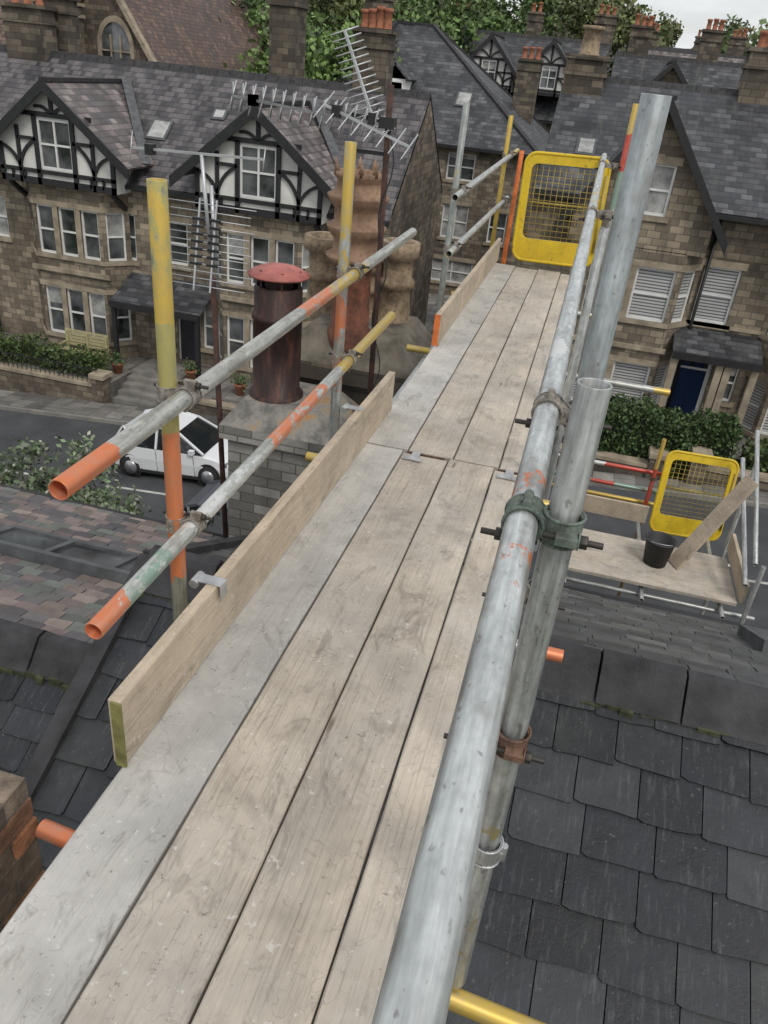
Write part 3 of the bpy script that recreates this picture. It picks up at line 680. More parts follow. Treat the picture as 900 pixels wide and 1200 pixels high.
# church on the left
A=Asm('stone_church'); W=A('walls','stone')
def arch_win(A,xc,y,z0,z1,hw):
    def outline(h,t,b): 
        pts=[(xc-h,b)]; n=7
        sp=z0+(z1-z0)*.55
        for k in range(n+1): 
            q=k/n; pts.append((xc-h*math.cos(q*math.pi/2)*1.0,sp+(t-sp)*math.sin(q*math.pi/2)**.85))
        for k in range(n-1,-1,-1):
            q=k/n; pts.append((xc+h*math.cos(q*math.pi/2),sp+(t-sp)*math.sin(q*math.pi/2)**.85))
        pts.append((xc+h,b)); return pts
    o=outline(hw+.2,z1+.25,z0-.2); i=outline(hw,z1,z0)
    S=A('window_tracery','ashlar')
    for k in range(len(o)-1):
        S.poly([(o[k][0],y-.1,o[k][1]),(i[k][0],y-.1,i[k][1]),(i[k+1][0],y-.1,i[k+1][1]),(o[k+1][0],y-.1,o[k+1][1])][::-1])
        S.poly([(o[k][0],y-.1,o[k][1]),(o[k+1][0],y-.1,o[k+1][1]),(o[k+1][0],y,o[k+1][1]),(o[k][0],y,o[k][1])])
        S.poly([(i[k][0],y-.1,i[k][1]),(i[k+1][0],y-.1,i[k+1][1]),(i[k+1][0],y,i[k+1][1]),(i[k][0],y,i[k][1])][::-1])
    A('leaded_glass','glass').poly([(p[0],y-.02,p[1]) for p in i][::-1])
    for dx in (-hw*.33,hw*.33): S.bar((xc+dx,y-.06,z0),(xc+dx,y-.06,z1-(z1-z0)*.2),.07,.08)
    S.bar((xc-hw,y-.06,z0+(z1-z0)*.55),(xc+hw,y-.06,z0+(z1-z0)*.55),.06,.08,up=(0,1,0))
y=38
W.poly([(-27.5,y,-12),(-20.4,y,-12),(-20.4,y,-2.2),(-23.6,y,2.6),(-27.5,y,-1.6)])
W.poly([(-20.4,y,-12),(-20.4,60,-12),(-20.4,60,-2.2),(-20.4,y,-2.2)])
R=A('roof','tilebrown'); R.slab([(-23.6,y-.2,2.7),(-23.6,60,2.7),(-20.0,60,-2.7),(-20.0,y-.2,-2.7)],.15); R.slab([(-23.6,y-.2,2.7),(-23.6,60,2.7),(-27.6,60,-1.7),(-27.6,y-.2,-1.7)],.15)
arch_win(A,-23.1,y,-2.0,.6,.75)
C=A('coping','ashlar'); C.bar((-23.6,y-.1,2.8),(-20.0,y-.1,-2.6),.35,.2); C.bar((-23.6,y-.1,2.8),(-27.6,y-.1,-1.6),.35,.2)
W.box(-60,-27,35,55,-13,-1.6); R.slab([(-60,34.5,-1.9),(-26.6,34.5,-1.9),(-26.6,45,6.5),(-60,45,6.5)],.2)
W.poly([(-26.9,35,-1.7),(-26.9,55,-1.7),(-26.9,45,6.3)]); 
chimney(A,-25.2,36.8,1.7,1.2,-4,1.05,4,'stone','potorange',.6,.16)
arch_win(A,-28.6,34.98,-4.6,-2.3,.6); arch_win(A,-31.6,34.98,-4.6,-2.3,.6)
A.done()
# trees
T1=[(.10,.16,.045),(.12,.19,.055),(.06,.10,.03)]
T2=[(.08,.12,.04),(.10,.15,.05),(.055,.085,.03)]
T3=[(.12,.14,.05),(.14,.165,.06),(.08,.10,.035)]
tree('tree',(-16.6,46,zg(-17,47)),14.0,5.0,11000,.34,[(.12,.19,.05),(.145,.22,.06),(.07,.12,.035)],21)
tree('tree',(-22.5,56,zg(-22,54)),14,4.6,7000,.38,T1,22)
tree('tree',(-14.0,60,zg(-13,60)),14.5,5,7000,.4,T1,23)
tree('tree',(-19.5,68,zg(-19,68)),14.5,5,5000,.45,T3,24)
tree('tree',(-30,75,zg(-30,75)),15,5.5,4500,.5,T2,25)
tree('tree',(-9,76,zg(-9,76)),14,5,5000,.45,T1,26)
tree('tree',(-3.0,82,zg(-3,82)),13.5,4.5,4500,.45,T3,27)
tree('tree',(16,62,zg(16,62)),9.5,3.5,3500,.35,T1,28)
random.seed(31)
mb=MB(); 
for k in range(200):
    yy=random.uniform(108,250); xx=random.uniform(-.75,.62)*yy
    r=random.uniform(3.5,6.5); h=random.uniform(10.5,15)
    if xx/yy>-.02: h*=.55; r*=.8
    z=zg(xx,yy)
    cc=random.choice([(.09,.13,.05),(.115,.16,.06),(.07,.105,.04),(.15,.16,.065),(.14,.14,.06)])
    lob=[(xx+random.uniform(-r,r)*.5,yy+random.uniform(-r,r)*.5,z+h*random.uniform(.45,.85),r*random.uniform(.5,.75)) for _ in range(4)]
    for (a,b,c_,rr) in lob:
        for _ in range(75):
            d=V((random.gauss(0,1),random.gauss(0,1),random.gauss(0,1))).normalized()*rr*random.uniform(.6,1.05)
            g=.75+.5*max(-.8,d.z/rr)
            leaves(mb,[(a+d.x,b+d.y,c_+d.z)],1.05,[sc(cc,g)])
mb.obj('distant_woodland',[M['leaf']])
# ---------------------------------------------------------------- own roofs (real slates)
def slate_field(mb,O,u,v,W_,L,w_,e,pal,m=0,th=.008,jit=.011,x_off=0):
    O=V(O);u=V(u).normalized();v=V(v).normalized();n=u.cross(v)
    if n.z<0:n=-n
    rows=int(L/e)+1
    for r in range(rows):
        s0=r*e; 
        if s0>=L: break
        x=(w_/2 if r%2 else 0)-w_+random.uniform(-.02,.02)
        while x<W_:
            wj=w_*random.uniform(.92,1.07)
            a=max(0,x+.003); b=min(W_,x+wj-.003)
            if b-a>.02:
                j=random.uniform(-jit,jit); l1=min(s0+e+.02,L+.03)+j
                lift=random.uniform(0,.010); tw=random.uniform(-.008,.008)
                c=random.choice(pal); c=sc(c,random.uniform(.7,1.25))
                k=.02
                def q(s_,t_,h): return O+u*s_+v*t_+n*h
                t0=max(0,s0-.02); t1=l1+tw; t2=l1-tw
                pts=[q(a,t0,.004),q(b,t0,.004),q(b,t1-k*random.random(),.016+lift),q(b-k*random.uniform(.3,2),t1,.017+lift),q((a+b)/2+random.uniform(-.05,.05),(t1+t2)/2+random.uniform(-.007,.005),.017+lift),q(a+k*random.uniform(.3,2),t2,.017+lift),q(a,t2-k*random.random(),.016+lift)]
                lo=[p-n*.011 for p in pts]
                flip=(pts[1]-pts[0]).cross(pts[3]-pts[0]).dot(n)<0
                mb.poly(pts[::-1] if flip else pts,m,c)
                for i in range(7):
                    i2=(i+1)%7; s4=[lo[i],lo[i2],pts[i2],pts[i]]
                    mb.poly(s4[::-1] if flip else s4,m,sc(c,.8))
            x+=wj
def ridge_run(mb,x0,x1,y,z,s,m=1):
    x=x0
    while x<x1:
        b=min(x1,x+.46)-.014; j=random.uniform(-.012,.012); wg=.21
        mb.hexa([(x,y-wg,z-wg*s-.0+j),(b,y-wg,z-wg*s+j),(b,y+wg,z-wg*s+j),(x,y+wg,z-wg*s+j),(x,y-.035,z+.085+j),(b,y-.035,z+.085+j),(b,y+.035,z+.085+j),(x,y+.035,z+.085+j)],m)
        x+=.46
    x=x0
    while x<x1:
        b=x+random.uniform(.03,.10); e=random.uniform(.195,.24); mb.box(x,b,y-e,y+e,z-.21*s-.05,z-.21*s+random.uniform(-.01,.012),2); x=b
A=empty('slate_roof')
DK=[(.022,.024,.029),(.029,.031,.036),(.018,.020,.024),(.036,.038,.042)]
mb=MB(); yr,zr,s=3.65,-2.83,.5
slate_field(mb,(-2.2,yr,zr),(1,0,0),(0,-1,-s),8.2,5.4,.34,.25,DK,th=.01)
slate_field(mb,(-2.2,yr,zr),(1,0,0),(0,1,-s),8.2,3.45,.30,.17,[(.085,.085,.085),(.105,.105,.10),(.065,.066,.068)])
mb.slab([(-2.2,yr,zr-.03),(6,yr,zr-.03),(6,yr-4.9,zr-2.48),(-2.2,yr-4.9,zr-2.48)],.1,1); mb.slab([(-2.2,yr,zr-.03),(6,yr,zr-.03),(6,yr+3.05,zr-1.56),(-2.2,yr+3.05,zr-1.56)],.1,1)
ridge_run(mb,-2.2,6,yr,zr+.03,s)
mb.obj('slates',[M['rslate'],M['ridge'],M['moss']],A)
mb=MB(); mb.box(-2.15,5.95,-1.0,6.55,-10.6,-4.6); 
mb.poly([(-2.17,-1.0,-4.9),(-2.17,6.6,-4.6),(-2.17,6.6,-4.35),(-2.17,3.65,-2.95),(-2.17,-1.0,-5.2)][::-1]); mb.obj('walls',[M['stone']],A)
mb=MB(); mb.cyl((-2.2,6.82,-4.42),(6,6.82,-4.42),.06,seg=10); mb.obj('gutter',[M['black']],A)
mb=MB()
mb.bar((-2.23,3.65,-2.80),(-2.23,-1.0,-5.13),.1,.08); mb.bar((-2.23,3.65,-2.80),(-2.23,6.75,-4.35),.1,.08); mb.obj('verge',[M['ridge']],A)
A=empty('slate_roof')
mb=MB(); MV=[(.165,.128,.122),(.19,.15,.138),(.115,.105,.105),(.125,.135,.12),(.20,.16,.142),(.09,.085,.09)]
slate_field(mb,(-9.5,3.6,-3.72),(1,0,0),(0,1,-.3),7.25,3.2,.2,.13,MV)
slate_field(mb,(-9.5,3.6,-3.72),(1,0,0),(0,-1,-.6),7.25,4.2,.3,.2,DK,1)
mb.slab([(-9.5,3.6,-3.75),(-2.25,3.6,-3.75),(-2.25,6.65,-4.67),(-9.5,6.65,-4.67)],.1,2); mb.slab([(-9.5,3.6,-3.75),(-2.25,3.6,-3.75),(-2.25,0,-5.91),(-9.5,0,-5.91)],.1,2)
mb.obj('slates',[M['lslate'],M['rslate'],M['ridge']],A)
mb=MB(); ridge_run(mb,-9.5,-2.45,3.6,-3.69,.5,0); mb.obj('ridge_tiles',[M['ridge'],M['ridge'],M['moss']],A)
mb=MB(); mb.box(-9.4,-2.3,0,6.5,-11.5,-5.0); mb.obj('walls',[M['stone']],A)
mb=MB(); mb.cyl((-9.5,6.78,-4.72),(-2.2,6.78,-4.72),.06,seg=10); mb.obj('gutter',[M['black']],A)
def skylight(x0,x1,y0,y1,onr,nn,bars):
    A=empty('roof_skylight'); mb=MB(); g=MB()
    def rb(m_,a,b,c,d,h0,h1):
        q=[onr(a,c),onr(b,c),onr(b,d),onr(a,d)]; m_.hexa([p+nn*h0 for p in q]+[p+nn*h1 for p in q])
    rb(mb,x0,x1,y0,y0+.07,.0,.12); rb(mb,x0,x1,y1-.07,y1,.0,.12)
    for k in range(bars+1):
        x=x0+(x1-x0-.06)*k/bars; rb(mb,x,x+.06,y0+.07,y1-.07,.0,.118)
    rb(g,x0+.06,x1-.06,y0+.07,y1-.07,.03,.09)
    mb.obj('frame',[M['lead']],A); g.obj('glass',[M['glass']],A)
skylight(-4.75,-2.75,4.88,5.40,lambda x,y:V((x,y,-3.72-.3*(y-3.6))),V((0,.287,.958)),3)
skylight(2.0,2.7,5.5,6.2,lambda x,y:V((x,y,-2.83-.5*(y-3.65))),V((0,.447,.894)),1)
# ---------------------------------------------------------------- chimney stacks
A=Asm('chimney_stack')
S=A('brick_shaft','buffbrick'); S.box(-2.78,-1.82,6.0,6.85,-6,-3.05)
S.box(-2.84,-1.76,5.94,6.9,-3.05,-2.92)
A('flaunching','stain').hexa([(-2.84,5.94,-2.92),(-1.76,5.94,-2.92),(-1.76,6.9,-2.92),(-2.84,6.9,-2.92),(-2.7,6.1,-2.72),(-2.0,6.1,-2.72),(-2.0,6.8,-2.72),(-2.7,6.8,-2.72)])
F=A('steel_flue','rust'); F.lathe(-2.48,6.4,-2.74,[(.25,0),(.25,.05),(.215,.06),(.215,.72),(.228,.73),(.228,.77),(.21,.78),(.21,1.0),(.19,1.02)],28)
for k in range(6):
    a=k*math.pi/3; F.bar((-2.48+.19*math.cos(a),6.4+.19*math.sin(a),-1.75),(-2.48+.19*math.cos(a),6.4+.19*math.sin(a),-1.58),.02,.02)
F.lathe(-2.48,6.4,-1.74,[(.12,0),(.12,.16)],20)
A('cowl_cap','cowl').lathe(-2.48,6.4,-1.62,[(.0,.075),(.06,.073),(.15,.055),(.22,.025),(.27,-.005),(.265,-.02),(.2,.0),(0,.015)],28)
A.done()
A=Asm('chimney_stack')
S=A('stone_shaft','stone3'); S.box(-2.62,-1.38,7.0,8.1,-7,-2.72); S.box(-2.70,-1.30,6.93,8.18,-2.72,-2.55)
A('flaunching','cement').hexa([(-2.7,6.93,-2.55),(-1.3,6.93,-2.55),(-1.3,8.18,-2.55),(-2.7,8.18,-2.55),(-2.45,7.15,-2.25),(-1.55,7.15,-2.25),(-1.55,8.0,-2.25),(-2.45,8.0,-2.25)])
px_=-2.05
P=A('tall_pot','potred'); P.lathe(px_,7.2,-2.3,[(.21,-.1),(.21,.05),(.185,.08),(.17,.62),(.19,.66)],28)
P=A('tall_pot_crown','potbrown')
P.lathe(px_,7.2,-2.3,[(.19,.655),(.235,.68),(.27,.74),(.27,.755),(.205,.79),(.205,.90),(.235,.93),(.275,1.0),(.275,1.015),(.21,1.05),(.21,1.16),(.24,1.19),(.28,1.26),(.28,1.275),(.215,1.31),(.20,1.40),(.235,1.43),(.235,1.47),(.17,1.47),(.16,1.2)],32)
for k in range(10):
    a=k*math.pi/5; P.cyl((px_+.21*math.cos(a),7.2+.21*math.sin(a),-.85),(px_+.235*math.cos(a),7.2+.235*math.sin(a),-.73),.032,.006,6)
P=A('buff_pots','potbuff')
for (x,y_,h,r) in ((-2.50,7.75,.78,.19),(-1.76,7.8,.82,.165),(-2.08,7.85,.6,.16)):
    P.lathe(x,y_,-2.3,[(r*1.1,0),(r*1.1,.06),(r,.08),(r*.88,h*.45),(r*1.1,h*.48),(r*1.1,h*.55),(r*.9,h*.58),(r*.92,h*.8),(r*1.2,h*.84),(r*1.2,h),(r*.85,h),(r*.85,h*.6)],22)
A.done()
A=Asm('brick_chimney'); S=A('brickwork','redbrick')
random.seed(3)
BR=[(.34,.15,.075),(.24,.12,.075),(.18,.13,.095),(.38,.18,.08),(.13,.10,.08),(.22,.17,.13)]
z=-1.72; k=0
while z>-3.0:
    n=4; xs_=[-1.99]+[-1.99+.21*i+(.105 if k%2 else .21) for i in range(n)]
    xs_=[x for x in xs_ if x<-1.2]+[-1.13]; ys_=[.80,1.015,1.2] if k%2 else [.80,.91,1.10,1.2]
    for i in range(len(xs_)-1):
        for j in range(len(ys_)-1):
            c=sc(random.choice(BR),random.uniform(.7,1.1)); e=[random.uniform(-.006,.006) for _ in range(3)]
            S.box(xs_[i]+.005,xs_[i+1]-.005+(e[0] if i==len(xs_)-2 else 0),ys_[j]+.005,ys_[j+1]-.005+e[1]*.5,z-.064,z+e[2]*.4,0,c)
    z-=.076; k+=1
A('mortar_core','cement').box(-1.98,-1.142,.81,1.19,-6,-1.726)
A.done()
# ---------------------------------------------------------------- aerials
def yagi(name,p0,p1,el_dir,n,el,mast=None,r=.005,taper=.3):
    E=empty(name); mb=MB(); p0=V(p0);p1=V(p1);ed=V(el_dir).normalized()
    mb.bar(p0,p1,.018,.018)
    for k in range(n):
        q=p0.lerp(p1,k/(n-1)); L=el*(1-taper*k/(n-1))/2; mb.cyl(q-ed*L,q+ed*L,r,seg=6)
    if mast: 
        mb.cyl(mast[0],mast[1],.016,seg=8)
    mb.obj('elements',[M['alu']],E); b=MB(); m=p0.lerp(p1,.15); b.box(m.x-.03,m.x+.03,m.y-.04,m.y+.04,m.z-.04,m.z+.04); b.obj('dipole_box',[M['black']],E); return E
e=empty('tv_aerial'); mb=MB(); bk=MB()
for k in range(12):
    z=-1.12-k*.058; y_=6.25-.012*k; hwid=.36 if k%3 else .40
    mb.cyl((-3.03-hwid,y_,z),(-3.03+hwid,y_,z),.0045,seg=6)
    for xc in (-3.13,-2.98): 
        if 2<=k<=8: bk.box(xc-.05,xc+.05,y_-.02,y_+.02,z-.010,z+.010)
for xc in (-3.13,-2.98): mb.bar((xc,6.26,-1.08),(xc,6.10,-1.80),.014,.014,0,(0,1,0))
mb.cyl((-3.05,6.3,-.98),(-3.0,6.3,-1.9),.016,seg=8)
mb.obj('elements',[M['alu']],e); bk.obj('insulators',[M['black']],e)
yagi('tv_aerial',(-3.7,6.2,-.76),(-2.55,6.2,-.72),(0,.3,1),2,.25,((-3.08,6.2,-.74),(-3.02,6.2,-1.5)))
yagi('tv_aerial',(-2.95,6.5,-.32),(-1.75,6.45,-.40),(.15,.35,1),15,.24,None,.006,.0)
yagi('tv_aerial',(-2.95,6.5,-.32),(-1.75,6.45,-.40),(.3,-.5,.9),15,.24,None,.006,.0)
yagi('tv_aerial',(-1.72,6.45,-.46),(-2.08,6.6,.20),(1,.3,.4),16,.28,None,.006,.2)
yagi('tv_aerial',(-2.15,6.4,-.30),(-1.45,6.4,-.52),(.2,1,.6),8,.36,None,.006,.1)
E=empty('aerial_mast'); mb=MB(); mb.cyl((-1.66,6.5,-.12),(-1.6,6.5,-3.2),.024,seg=12); mb.obj('pole',[M['rustpole']],E)
mb=MB(); mb.bar((-1.95,6.5,-.35),(-1.6,6.5,-.38),.03,.03); mb.bar((-1.66,6.5,-.6),(-1.9,6.5,-.6),.03,.03); mb.box(-1.72,-1.6,6.45,6.55,-.42,-.34)
pv=None
for k in range(26):
    t_=k/25; p=V((-1.63+.05*math.sin(t_*19)+.06*t_,6.46,-.45-2.5*t_))
    if pv: mb.cyl(pv,p,.005,seg=5,caps=False)
    pv=p
mb.obj('bracket_and_cable',[M['black']],E)
E=empty('aerial_mast'); mb=MB(); mb.cyl((-3.0,6.2,-1.7),(-2.9,6.2,-4.4),.026,seg=12); mb.obj('pole',[M['rustpole']],E)
# ---------------------------------------------------------------- cars
def car(name,loc,paint,rot=0):
    E=empty(name,loc); E.rotation_euler=(0,-math.atan(.075),rot); E.scale=(.93,.97,1.0)
    B=MB(); G=MB(); T=MB(); Wm=MB()
    st=[(-1.98,.42,.62,.66),(-1.93,.28,.86,.78),(-1.75,.22,.95,.84),(-1.2,.20,.97,.875),(-.3,.20,.95,.88),(.6,.20,.93,.88),(1.1,.20,.90,.87),(1.5,.22,.82,.84),(1.8,.25,.71,.77),(1.95,.30,.60,.66),(2.02,.38,.50,.54)]
    rings=[]
    for x,zl,zb_,hw in st:
        zm=zl+(zb_-zl)*.55
        rings.append([(x,-hw*.92,zl),(x,-hw,zl+.1),(x,-hw*1.01,zm),(x,-hw*.96,zb_-.03),(x,-hw*.86,zb_+.01),(x,-hw*.4,zb_+.035),(x,hw*.4,zb_+.035),(x,hw*.86,zb_+.01),(x,hw*.96,zb_-.03),(x,hw*1.01,zm),(x,hw,zl+.1),(x,hw*.92,zl)])
    NR=len(rings[0])
    for a,b in zip(rings[:-1],rings[1:]):
        for k in range(NR-1): B.poly([a[k],a[k+1],b[k+1],b[k]][::-1],0,sm=True)
        B.poly([a[-1],a[0],b[0],b[-1]][::-1])
    B.poly(rings[0]); B.poly(rings[-1][::-1])
    gh=[(-1.82,.95,.78,0),(-1.55,1.36,.62,1),(-1.2,1.47,.62,1),(-.7,1.51,.63,1),(-.1,1.50,.63,1),(.3,1.43,.61,1),(1.15,.93,.78,0)]
    for i in range(len(gh)-1):
        (x0,z0,h0,_),(x1,z1,h1,_)=(gh[i],gh[i+1])
        (B if 1<=i<=4 else G).poly([(x0,-h0,z0),(x1,-h1,z1),(x1,h1,z1),(x0,h0,z0)],0,sm=True)
        for sg in (-1,1):
            q=[(x0,sg*.84,.93),(x1,sg*.84,.93),(x1,sg*h1,z1),(x0,sg*h0,z0)]
            G.poly(q if sg<0 else q[::-1])
    for sg in (-1,1):
        for (a,b) in (((-1.82,.79,.95),(-1.52,.64,1.38)),((1.15,.80,.94),(.3,.63,1.44)),((-.35,.845,.94),(-.33,.65,1.50)),((-1.25,.845,.95),(-1.42,.64,1.42))):
            B.bar((a[0],sg*a[1],a[2]),(b[0],sg*b[1],b[2]),.06,.05)
        B.bar((-1.5,sg*.635,1.40),(-1.15,sg*.63,1.49),.05,.06); B.bar((-1.15,sg*.632,1.48),(-.1,sg*.632,1.51),.05,.05); B.bar((-.1,sg*.632,1.505),(.3,sg*.625,1.44),.05,.05)
        B.box(.75,.9,sg*.88-.07,sg*.88+.07,.95,1.06)
        for x in (-1.25,1.27):
            R_=Matrix.Rotation(math.pi/2,3,'X')
            T.lathe(x,sg*.78,.31,[(.0,-.1),(.31,-.1),(.31,.1),(.0,.1)],22,0,R_)
            Wm.lathe(x,sg*.885,.31,[(.0,-.012),(.2,-.01),(.2,.01),(.0,.012)],14,0,R_)
            T.lathe(x,sg*.80,.33,[(.37,-.085),(.37,.085)],20,0,R_); T.lathe(x,sg*.872,.33,[(.0,0),(.37,0)],20,0,R_)
        T.box(-.355,-.345,sg*.885-.003,sg*.885+.003,.3,.9); T.box(.85,.86,sg*.88-.003,sg*.88+.003,.3,.9)
        T.box(-1.9,1.9,sg*.87-.02,sg*.87+.02,.2,.27)
    L=MB(); L.box(-1.98,-1.8,-.8,-.6,.75,.9); L.box(-1.98,-1.8,.6,.8,.75,.9); L.obj('tail_lamps',[M['redlamp']],E)
    L=MB(); L.box(1.62,1.84,-.76,-.5,.62,.72); L.box(1.62,1.84,.5,.76,.62,.72); L.obj('headlamps',[M['alloy']],E)
    B.obj('body',[M[paint]],E); G.obj('windows',[M['carglass']],E); T.obj('tyres',[M['tyre']],E); Wm.obj('wheels',[M['alloy']],E)
    L=MB(); L.box(-2.02,-1.95,-.26,.26,.5,.6); L.obj('number_plate',[M['yellow']],E)
    return E
car('parked_car',(-9.8,18.2,zg(-9.8,19)+.01),'carwhite'); car('parked_car',(-6.0,14.5,zg(-6,14)+.01),'cargrey')
E=empty('park_bench'); mb=MB()
for k in range(4): mb.box(-17.2,-15.5,22.95+k*.11+.25,23.03+k*.11+.25,-9.78,-9.74)
for k in range(5): mb.box(-17.2,-15.5,23.67,23.71,-9.66+k*.12,-9.57+k*.12)
for x in (-17.15,-16.35,-15.6):
    mb.box(x,x+.07,23.22,23.29,-10.2,-9.79); mb.box(x,x+.07,23.61,23.68,-10.2,-9.15)
for x in (-17.17,-15.58): mb.box(x,x+.07,23.18,23.65,-9.55,-9.5); mb.box(x,x+.07,23.2,23.25,-9.79,-9.55)
mb.obj('slats',[M['bench']],E,.005)
# ---------------------------------------------------------------- scaffolding
SC=empty('scaffold_walkway'); SP=empty('scaffold_platform')
def tube(name,p0,p1,mat,parent=SC,r=.0242,seg=28):
    p0=V(p0);p1=V(p1);L=(p1-p0).length; mb=MB(); ri=r-.0035
    mb.lathe(0,0,0,[(ri,.25 if L>.3 else L/2),(ri,.001),(ri+.0006,0),(r-.0005,0),(r,.001),(r,L-.001),(r-.0005,L),(ri+.0006,L),(ri,L-.001),(ri,L-.25 if L>.3 else L/2)],seg)
    o=mb.obj(name,[M[mat] if isinstance(mat,str) else mat],parent)
    o.location=p0; o.rotation_mode='QUATERNION'; o.rotation_quaternion=(p1-p0).to_track_quat('Z','Y'); return o
def coupler(p,axA,axB,off,mat='clamp',parent=SC,spin=1):
    mb=MB(); p=V(p);axA=V(axA).normalized();axB=V(axB).normalized();off=V(off); n=off.normalized()
    def band(c,ax,sgn):
        ax=ax.normalized(); x=n*sgn; y=ax.cross(x); seg=22; ro=.0295;ri=.0244;w2=.021
        def P(r,t,h): return c+x*r*math.cos(t)+y*r*math.sin(t)+ax*h
        for k in range(seg):
            t0=2*math.pi*k/seg;t1=2*math.pi*(k+1)/seg
            ww=w2*(1 if k%11<9 else .7)
            mb.hexa([P(ri,t0,-ww),P(ro,t0,-ww),P(ro,t1,-ww),P(ri,t1,-ww),P(ri,t0,ww),P(ro,t0,ww),P(ro,t1,ww),P(ri,t1,ww)])
        for h in (-w2,w2):
            for k in range(seg):
                t0=2*math.pi*k/seg;t1=2*math.pi*(k+1)/seg
                mb.cyl(P(ro,t0,h),P(ro,t1,h),.0028,seg=5,caps=False)
        q=c+y*.034*spin
        mb.bar(q-x*.024,q+x*.008,.026,.014,0,ax)
        mb.cyl(q+x*.026,q-x*.060,.0052,seg=8,m=1)
        mb.cyl(q-x*.026,q-x*.038,.0105,seg=6,m=1); mb.cyl(q-x*.024,q-x*.0265,.0135,seg=10,m=0)
        q=c-y*.033*spin; mb.cyl(q-ax*.02,q+ax*.02,.0075,seg=8); mb.bar(q,c-y*.024*spin,.02,.012,0,ax)
    band(p,axA,1); band(p+off,axB,-1)
    mb.bar(p+n*.022,p+off-n*.022,.036,.036)
    return mb.obj('coupler',[M[mat],M['bolt']],parent,.001)
def board(name,x0,x1,y0,y1,z,mat,parent=SC,th=.038,seed=0):
    random.seed(seed); mb=MB(); n=18; r=.005
    ring=[]
    for i in range(n+1):
        y=y0+(y1-y0)*i/n; dz=random.uniform(-.002,.002); dx=random.uniform(-.0015,.0015); cup=.002
        ring.append([(x0+dx,y,z-th),(x1+dx,y,z-th),(x1+dx,y,z-r+dz),(x1-r+dx,y,z+dz),((x0+x1)/2,y,z+dz-cup),(x0+r+dx,y,z+dz),(x0+dx,y,z-r+dz)])
    for a,b in zip(ring[:-1],ring[1:]):
        for k in range(7):
            k2=(k+1)%7; mb.poly([a[k],b[k],b[k2],a[k2]][::-1])
    mb.poly(ring[0]); mb.poly(ring[-1][::-1])
    c=V(((x0+x1)/2,(y0+y1)/2,z)); mb.v=[tuple(V(p)-c) for p in mb.v]
    o=mb.obj(name,[M[mat]],parent); o.location=c; return o
E4=[-.90,-.67,-.438,-.208,.022]
zz=-1.66
for k in range(4):
    gap=.007
    board('board',E4[k]+gap/2,E4[k+1]-gap/2,-.8+.02*k,3.50-.02*(k%2)+(.0),zz-.003*(k%2),'boardg' if k==0 else 'board',seed=k)
    board('board',E4[k]+gap/2+.02,E4[k+1]-gap/2+.02,3.512,8.35-.05*(k%2),zz+.002-.002*(k%2),'boardg' if k==0 else 'board',seed=10+k)
mb=MB()
for x in (-.60,-.13):
    mb.box(x-.055,x+.04,3.40,3.435,zz+.0015,zz+.006); mb.box(x-.02,x+.02,3.435,3.50,zz+.0015,zz+.0055)
    for dx in (-.04,.02): mb.cyl((x+dx,3.417,zz+.005),(x+dx,3.417,zz+.010),.006,seg=8)
mb.obj('board_clips',[M['clamps']],SC)
mb=MB()
for k in range(4): mb.box(E4[k]+.02,E4[k+1]-.02,3.503,3.5085,zz-.034,zz-.004)
mb.obj('board_end_bands',[M['clampr']],SC)
def toeboard(x,y0,y1,z0,z1,dx=0,seed=0,parent=SC):
    mb=MB(); L=y1-y0; th=.036
    mb.box(-(z1-z0)/2,(z1-z0)/2,-L/2,L/2,-th/2,th/2)
    o=mb.obj('toe_board',[M['toe']],parent,.003); o.location=(x,(y0+y1)/2,(z0+z1)/2); o.rotation_euler=(0,math.radians(90),0)
    o.rotation_euler.rotate_axis('X',math.atan2(dx,L)); return o
toeboard(-.888,1.27,3.98,zz+.003,zz+.225,.03); toeboard(-.872,5.25,8.5,zz+.006,zz+.225,0)
mb=MB(); mb.box(-.906-.003,-.870-.01,1.262,1.2685,zz+.004,zz+.224); mb.obj('toe_board_end',[M['greenend']],SC)
mb=MB(); mb.box(-.893,-.852,1.262+3.98,5.2485,zz+.007,zz+.224); mb.obj('toe_board_end',[M['orange']],SC)
tm=tube_mat
PX=-1.0; RX=-.945
tube('standard',(PX,1.80,-1.72),(PX,1.78,-.28),tm('tube_a',(.28,.28,.22),[(.30,.85,OR,.85),(.80,1.5,(.42,.37,.13),.8),(1.1,1.5,YE,.5)],.35,.15))
tube('standard',(PX,3.38,-2.1),(PX,3.34,-.28),tm('tube_b',(.38,.40,.39),[(1.5,1.9,YE,.7),(.75,1.3,OR,.5),(1.3,1.5,YE,.4)]))
tube('standard',(PX,6.0,-2.4),(PX,6.08,-.17),tm('tube_c',(.33,.35,.33),[(1.5,1.8,YE,.3)]))
tube('standard',(PX+.02,8.9,-2.4),(PX,8.95,-.32),tm('tube_d',(.36,.31,.14),[(.0,2.1,YE,.8)]))
tube('standard',(-.82,8.75,-2.4),(-.82,8.8,-.62),'orange')
tube('guard_rail',(RX,1.22,-.82),(RX,4.47,-.79),tm('tube_e',(.42,.42,.39),[(-.1,.20,OR,1.0),(1.45,1.85,OR,.65),(1.75,2.3,YE,.65),(2.4,2.6,GR,.3)]))
tube('guard_rail',(RX,1.28,-1.235),(RX,4.14,-1.18),tm('tube_f',(.47,.48,.45),[(-.1,.12,OR,1.0),(.12,.34,GR,.6),(1.1,1.7,OR,.65),(1.9,2.9,YE,.9),(.5,.9,WH,.5)]))
tube('guard_rail',(RX,5.75,-.75),(RX,9.6,-.68),tm('tube_g',(.42,.43,.41),[(3.2,3.9,YE,.8)]))
